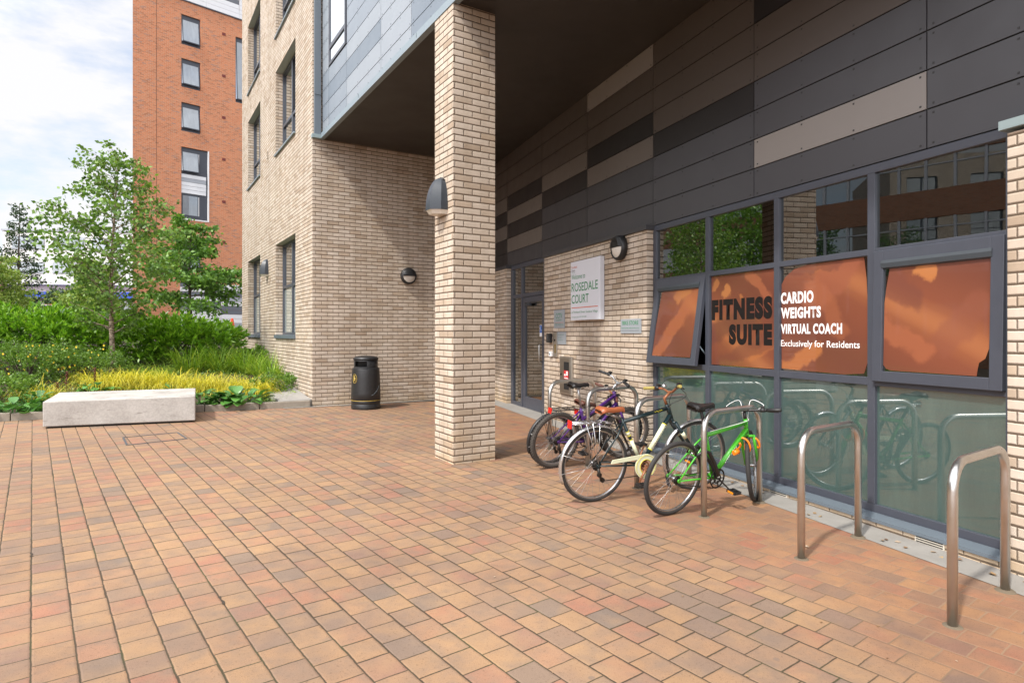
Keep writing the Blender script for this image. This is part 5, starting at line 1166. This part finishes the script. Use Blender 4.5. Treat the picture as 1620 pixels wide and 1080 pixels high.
laurel('leafy blue green perennial at the left kerb', -20, 1.6, .9, .6, .5, 4200, 13, mat='hyper', name='leafy_perennial', L=(.07, .03), upw=.6)
laurel('small stonecrop cushion growing on the edging slab', 463, .95, .16, .14, .09, 500, 14, mat='limeleaf', name='stonecrop', L=(.03, .016), upw=.6)
# reddish seed heads
for i, (x, d, hh, lb) in enumerate(((104, 1.9, .44, 'rusty seed head stalk left of the bench corner'), (149, 2.1, .46, 'rusty seed head stalk behind the bench'), (89, 1.6, .30, 'short rusty seed head stalk at the bench corner'))):
    X, Y = pos(x, d); zg = hz(X, Y); root = thing('seed_head_plant', lb, 'plant', (X, Y, zg)); m = M(); m.tube([(X, Y, zg-.02), (X+.02, Y, zg+hh)], .006, 5); m.build('stem', MAT['redstalk'], root)
    m = M(); rg = np.random.default_rng(i); [m.cyl((X+.02*t+rg.normal()*.012, Y+rg.normal()*.012, zg+hh*t), (X+.02*t+rg.normal()*.02, Y+rg.normal()*.02, zg+hh*t+.025), .012, .004, n=5) for t in np.linspace(.5, 1.02, 22)]; m.build('seeds', MAT['redstalk'], root)
# low leafy ground cover over the bed
n = 26000; t_ = RNG.uniform(-.2, 15, n); d_ = .16+RNG.uniform(0, 1, n)**.8*8.0; Pn = []
for i in range(n):
    p = K0-kd*t_[i]+km*d_[i]; Pn.append((p.x, p.y, hz(p.x, p.y)+abs(RNG.normal())*.05))
P = np.array(Pn); loc = np.array([(np.array([q[0]-Q.x, q[1]-Q.y])@np.array([-uB.x, -uB.y])) for q in P]); P = P[loc > .65]
dd = RNG.normal(size=(len(P), 3)); dd[:, 2] = abs(dd[:, 2])+.3
tag(leaves('ground_cover', P, dd, RNG.uniform(.04, .10, len(P)), RNG.uniform(.018, .035, len(P)), MAT['hyper']), 'low mixed leafy ground cover filling the bed', 'ground cover', kind='stuff')
# fallen leaves and bits of grit on the paving
Pn = []
for s_, n_, k in ((-3.9, .10, 5), (-3.6, .2, 4), (-2.1, .12, 7), (-2.0, .06, 6), (-4.3, .15, 4), (-2.9, .2, 3), (-3.35, .9, 1), (-1.8, .12, 3)):
    for i in range(k): p = C((s_+random.uniform(-.12, .12), n_+random.uniform(-.05, .05), 0)); Pn.append((p.x, p.y, gz(p.x, p.y)+.010))
for i in range(70): X, Y = random.uniform(-5, 2.5), random.uniform(2.3, 10); Pn.append((X, Y, gz(X, Y)+.005))
dd = RNG.normal(size=(len(Pn), 3)); dd[:, 2] *= .12; szz = np.concatenate([np.full(33, .05), RNG.uniform(.008, .022, len(Pn)-33)])
tag(leaves('fallen_leaves', np.array(Pn), dd, szz, szz*.6, leafmat('dry_leaf', [(.25, .12, .05), (.4, .28, .15), (.16, .07, .03), (.5, .4, .3)], trans=.05), N=np.tile(np.array([[0, 0, 1.]]), (len(Pn), 1))+RNG.normal(size=(len(Pn), 3))*.2), 'dry fallen leaves and grit on the paving', 'leaf litter', kind='stuff')

# ------------------------------------------------------------------ red brick tower
rv = Vector((1.03, 1, 0)).normalized(); rn_ = Vector((rv.y, -rv.x, 0)); T0 = Vector((-21.92, 35.8, 0))   # rn_ points to the viewer
TT = lambda p: T0+rv*p[0]-rn_*p[1]+Z*p[2]                     # (along, inward, z)
TW = thing('brick_tower', 'tall red brick tower with grey windows and striped cladding at its foot', 'building', (T0.x, T0.y, 1.3))
def tz(y, s): Y = 35.8+.6966*s; return 1.56+(526-y)/980*Y
wins = []
for y0, y1 in ((26, 72), (95, 139), (164, 208)): wins.append((2.58, 3.66, tz(y1+1, 3), tz(y0, 3)))
wins.append((2.58, 4.10, tz(347, 3.2), tz(235, 3.2))); wins.append((2.58, 3.66, tz(430, 3), tz(383, 3)))
ZB, ZC = tz(447, 3), tz(4, 3)
wl = [(a-3.15+.0, b-3.15, c, d) for a, b, c, d in wins]
wl = [(a-.0, b, c, d) for a, b, c, d in wins]
wl2 = [(5.78, 7.0, tz(163, 6), tz(60, 6))]
hol = [(w[0], w[1], w[2], w[3]) for w in wl]+wl2
m = M(); wall_grid(m, hol, 0, 12, ZB, ZC, TT, .14, 0)
m.add([TT((0, 0, .8)), TT((2.5, 0, .8)), TT((2.5, 0, ZB)), TT((0, 0, ZB))], [(0, 1, 2, 3)])
sdv = Vector((-.40, .92, 0)).normalized()*10
m.add([TT((0, 0, .8)), TT((0, 0, 27)), TT((0, 0, 27))+sdv, TT((0, 0, .8))+sdv], [(0, 1, 2, 3)])
m.add([TT((12, 0, .8)), TT((12, 0, 27)), TT((12, 0, 27))+sdv, TT((12, 0, .8))+sdv], [(3, 2, 1, 0)])
m.add([TT((0, 0, 27)), TT((12, 0, 27)), TT((12, 0, 27))+sdv, TT((0, 0, 27))+sdv], [(0, 1, 2, 3)])
m.build('wall', MAT['redbrick'], TW, uv=True)
m = M(TT); m.bx(1.22, 1.235, -.004, .0, ZB, ZC); m.build('movement_joint', MAT['gap'], TW)
def striped(name, x0, x1, z0, z1, y, rows_, cols_, seed):
    rg = random.Random(seed); m = M(TT); zz = z0
    for r_ in range(rows_):
        for c in range(cols_): m.bx(x0+(x1-x0)*c/cols_+.01, x0+(x1-x0)*(c+1)/cols_-.01, y, y+.03, z0+(z1-z0)*r_/rows_+.008, z0+(z1-z0)*(r_+1)/rows_-.008, rg.choice([0, 0, 1, 2, 0]))
    return m
striped('c', 0, 12, ZC+.05, 27, -.03, 18, 6, 3).build('upper_cladding', [MAT['stripeW'], MAT['stripeG'], MAT['stripeD']], TW)
m = M(TT); m.bx(-.02, 12, -.05, 0, ZC-.02, ZC+.05); m.build('cladding_trim', MAT['frame'], TW)
striped('c', 2.5, 12, 1.9, ZB, -.03, 10, 4, 8).build('lower_cladding', [MAT['stripeW'], MAT['stripeG'], MAT['stripeD']], TW)
m = M(TT); m.bx(2.5, 12, 0, .1, .6, ZB); m.build('base_wall', MAT['redbrick'], TW, uv=True)
def tower_window(a, b, z0, z1, split=False, slit=False):
    f = M(TT); w = .05; d0, d1 = .08, .14
    f.bx(a, a+w, d0, d1, z0, z1); f.bx(b-w, b, d0, d1, z0, z1); f.bx(a, b, d0+.003, d1, z1-.28, z1); f.bx(a, b, d0+.003, d1, z0, z0+.24)
    if split: f.bx(a+1.05, b-.05, d0+.004, d1, z0, z1); zm = (z0+z1)/2; f.bx(a, b, d0+.005, d1, zm-.75, zm+.75)
    o = f.build('window', MAT['frame'], TW)
    if split:
        g = striped('p', a+.0, b-.08, (z0+z1)/2-.62, (z0+z1)/2+.55, .05, 5, 1, 2); g.build('infill_panel', [MAT['stripeW'], MAT['stripeG'], MAT['stripeD']], o)
        spans = [((z0+z1)/2+.75, z1-.28, 1), (z0+.24, (z0+z1)/2-.75, 0)]; bb_ = a+1.05
    else: spans = [(z0+.24, z1-.28, 1)]; bb_ = b
    for s0, s1, op in spans:
        g = M(TT); dy = -.07 if op else .09
        g.add([(a+w, dy, s0), (bb_-w, dy, s0), (bb_-w, .085, s1), (a+w, .085, s1)], [(0, 1, 2, 3)]); g.build('pane', MAT['towerglass'], o)
        g = M(TT)
        for x in (a+w, bb_-w-.05): g.slab([(x, dy-.01, s0-.05), (x+.05, dy-.01, s0-.05), (x+.05, .075, s1), (x, .075, s1)], (0, .02, 0))
        g.bx(a+w, bb_-w, dy-.012, dy+.02, s0-.06, s0); g.build('opening_light', MAT['frame'], o)
    return o
for i, w_ in enumerate(wl): o = tower_window(*w_, split=(i == 3))
w_ = wl[3]; m = M(TT); m.bx(w_[1]-.002, w_[1]+.07, -.02, .1, w_[2]-.07, w_[3]); m.bx(w_[0], w_[1], -.02, .1, w_[2]-.07, w_[2]); m.build('window_surround', MAT['white'], TW)
tower_window(*wl2[0])
for y in (54, 120, 186, 252, 319, 383): m = M(TT); z = tz(y, 5); m.bx(4.95, 5.16, -.02, .02, z-.08, z+.08); m.build('vent', plain('terracotta_vent', (.17, .035, .03), .7), TW)
# traffic cone on the raised ground in front of the tower
X, Y = -13.1, 29.0; zc = 1.56-(528.5-526)/980*29; CN = thing('traffic_cone', 'orange and white traffic cone by the corner of the facade', 'traffic cone', (X, Y, zc))
m = M(); Xc = Matrix.Translation((X, Y, zc)); m.lathe([(.05, .72), (.03, .745), (.0005, .75)], 20, Xc); m.lathe([(.115, .36), (.05, .72)], 20, Xc); m.build('tip', plain('cone_orange', (.72, .07, .02), .5), CN); m = M(); m.bx(X-.2, X+.2, Y-.2, Y+.2, zc, zc+.03); m.lathe([(.16, .03), (.145, .12)], 20, Xc); m.build('base', plain('cone_orange', (.72, .07, .02), .5), CN)
m = M(); m.lathe([(.145, .12), (.115, .36)], 20, Xc); m.build('band', MAT['white'], CN)
m = M(); w0 = Vector((X-1.2, Y-.25, 0)); m.bx(X-1.6, X+4, Y-.3, Y+.3, zc-1.6, zc-.001); m.build('low_wall', MAT['redbrick'], uv=True); o = COL.objects.get('low_wall'); tag(o, 'low red brick wall under the traffic cone', 'wall')

# ------------------------------------------------------------------ far white building, cars and pots beyond the hedge
f0 = Vector((-63, 66, 0)); fv = Vector((1, .12, 0)).normalized(); fn = Vector((fv.y, -fv.x, 0)); FT_ = lambda p: f0+fv*p[0]-fn*p[1]+Z*p[2]
WB = thing('white_office_block', 'white flat roofed block with ribbon windows and blue shop band, far left', 'building', (f0.x, f0.y, 1.4))
m = M(FT_); m.bx(8.0, 46, 0, 12, 6.8, 12.6); m.bx(8, 46, .4, 12, 1.0, 6.8, 1); m.bx(0, 8, -.3, 12, 1, 9.6, 2); m.bx(7.9, 46.1, -.1, 12.1, 12.6, 12.78, 3); m.build('wall', [MAT['pale'], plain('tan_shopfront', (.45, .36, .30), .7), MAT['oldbrick'], MAT['stripeG']], WB, uv=True)
m = M(FT_); m.bx(8.5, 24, -.5, .4, 5.3, 6.0); m.build('shop_band', plain('blue_band', (.03, .08, .50), .4), WB)
for z0, z1 in ((10.6, 12.0), (8.0, 9.2)):
    for i in range(9):
        a = 8.9+i*4.1; f = M(FT_); f.bx(a, a+3.3, -.06, .05, z0, z1); o = f.build('window', MAT['stripeG'], WB)
        g = M(FT_); g.bx(a+.12, a+1.58, -.08, -.05, z0+.12, z1-.12); g.bx(a+1.72, a+3.18, -.08, -.05, z0+.12, z1-.12); g.build('pane', MAT['towerglass'], o)
m = M(FT_)
for i in range(14): a = 9+i*2.6; m.bx(a, a+1.5, .34, .42, 2.6, 5.0)
m.build('shop_window', MAT['towerglass'], WB)
m = M(FT_); 
for i in range(12): m.cyl((8.5+i*3.2, .3, 12.75), (8.5+i*3.2, .3, 13.7), .03, n=4)
m.cyl((8.5, .3, 13.7), (44, .3, 13.7), .03, n=4); m.build('roof_rail', MAT['edge'], WB)

def car(label, x, y, yaw, paint, scale=1.0):
    zg = hz(x, y); X_ = Matrix.Translation((x, y, zg)) @ Matrix.Rotation(R(yaw), 4, 'Z'); root = thing('parked_car', label, 'car', (x, y, zg))
    prof = [(-2.1, .35), (-2.12, .75), (-1.95, .95), (-1.55, 1.02), (-1.0, 1.40), (-.4, 1.50), (.4, 1.47), (1.05, 1.02), (1.75, .90), (2.05, .72), (2.1, .35)]
    m = M(); n = len(prof); secs = [(-.86, .93), (-.80, 1.0), (.80, 1.0), (.86, .93)]; vs = []
    for yy, s_ in secs: vs += [X_ @ Vector((px_, yy*(1 if pz < 1.05 else .80), .35+(pz-.35)*s_)) for px_, pz in prof]
    fs = [(i*n+j, i*n+(j+1) % n, (i+1)*n+(j+1) % n, (i+1)*n+j) for i in range(3) for j in range(n)]+[tuple(reversed(range(n))), tuple(range(3*n, 4*n))]
    m.add(vs, fs); m.build('body', paint, root, bevel=.04)
    m = M()
    for sg in (-1, 1): m.add([X_ @ Vector(p) for p in ((-1.25, sg*.80, 1.06), (.95, sg*.80, 1.06), (.40, sg*.70, 1.42), (-.92, sg*.70, 1.36))], [(0, 1, 2, 3)])
    m.add([X_ @ Vector(p) for p in ((1.04, -.66, 1.05), (1.04, .66, 1.05), (.46, .58, 1.455), (.46, -.58, 1.455))], [(0, 1, 2, 3)]); m.add([X_ @ Vector(p) for p in ((-1.50, -.66, 1.06), (-1.50, .66, 1.06), (-1.06, .58, 1.385), (-1.06, -.58, 1.385))], [(0, 1, 2, 3)])
    m.build('window', MAT['fglass'], root)
    for a in (-1.3, 1.3):
        for b in (-.78, .78): w = M(); w.ring(X_ @ Vector((a, b, .32)), X_.to_3x3() @ Vector((0, 1, 0)), .22, .10, 20, 8); wo = w.build('wheel', MAT['rubber'], root); w = M(); w.cyl(X_ @ Vector((a, b-.07, .32)), X_ @ Vector((a, b+.07, .32)), .17, n=12); w.build('rim', MAT['alloy'], wo)
    for b in (-.62, .62): w = M(); c = X_ @ Vector((2.03, b, .72)); w.lathe([(.0005, .05), (.08, .03), (.1, -.03)], 10, Matrix.Translation(c)); w.build('headlight', MAT['opal'], root)
    return root
car('silver hatchback parked behind the left laurels', -23.6, 31.5, 8, plain('silver_paint', (.42, .45, .48), .25, metal=.6, var=.03))
car('white estate car parked behind the birch', -22.6, 33.6, 4, plain('white_car_paint', (.7, .72, .74), .25, var=.02))
tp_ = plain('terracotta', (.42, .13, .06), .8)
for i, (x, lb) in enumerate(((50, 'terracotta pot at the left of the row beyond the cars'), (62, 'terracotta pot second from the left beyond the cars'), (75, 'terracotta pot above the silver car'), (87, 'terracotta pot between the two cars'), (127, 'taller terracotta pot behind the birch crown'))):
    Y = 39.0; X = (x-810)/980*Y; z = 1.56+(526-(492 if i < 4 else 480))/980*Y; zg = hz(X, Y); o = thing('terracotta_pot', lb, 'plant pot', (X, Y, zg), 'terracotta pots on brick posts')
    m = M(); m.bx(X-.26, X+.26, Y-.26, Y+.26, zg-.1, z-.12); m.build('post', MAT['oldbrick'], o, uv=True)
    m = M(); m.lathe([(.17, -.12), (.25, .32), (.29, .32), (.29, .42), (.24, .42), (.22, .30), (.0005, .28)], 18, Matrix.Translation((X, Y, z))); m.build('pot', tp_, o)

# ------------------------------------------------------------------ office across the plaza (seen only in the gym glass)
g0 = Vector((-27, -14, 0)); GT = lambda p: g0+Vector((-p[1], p[0], p[2]))  # (north, inward, z)
OB = thing('brown_brick_office', 'brown brick office with ribbon windows reflected in the gym glass', 'building', (-27, 0, 0))
m = M(GT); z = -.5
for z0, z1 in ((-.5, 2.6), (4.2, 5.6), (7.2, 8.6), (10.3, 12.4)): m.bx(0, 44.5, 0, 8, z0, z1)
m.build('wall', MAT['oldbrick'], OB, uv=True)
for z0, z1 in ((2.6, 4.2), (5.6, 7.2), (8.6, 10.3)):
    f = M(GT)
    for i in range(38): a = i*44.5/37; f.bx(a-.05, a+.05, -.02 if i % 4 else -.06, .12, z0, z1)
    f.bx(0, 44.5, .02, .12, z1-.5, z1-.44); o = f.build('window', MAT['stripeG'], OB)
    g = M(GT); g.add([(0, .1, z0), (44.5, .1, z0), (44.5, .1, z1), (0, .1, z1)], [(0, 1, 2, 3)]); g.build('pane', MAT['fglass'], o)
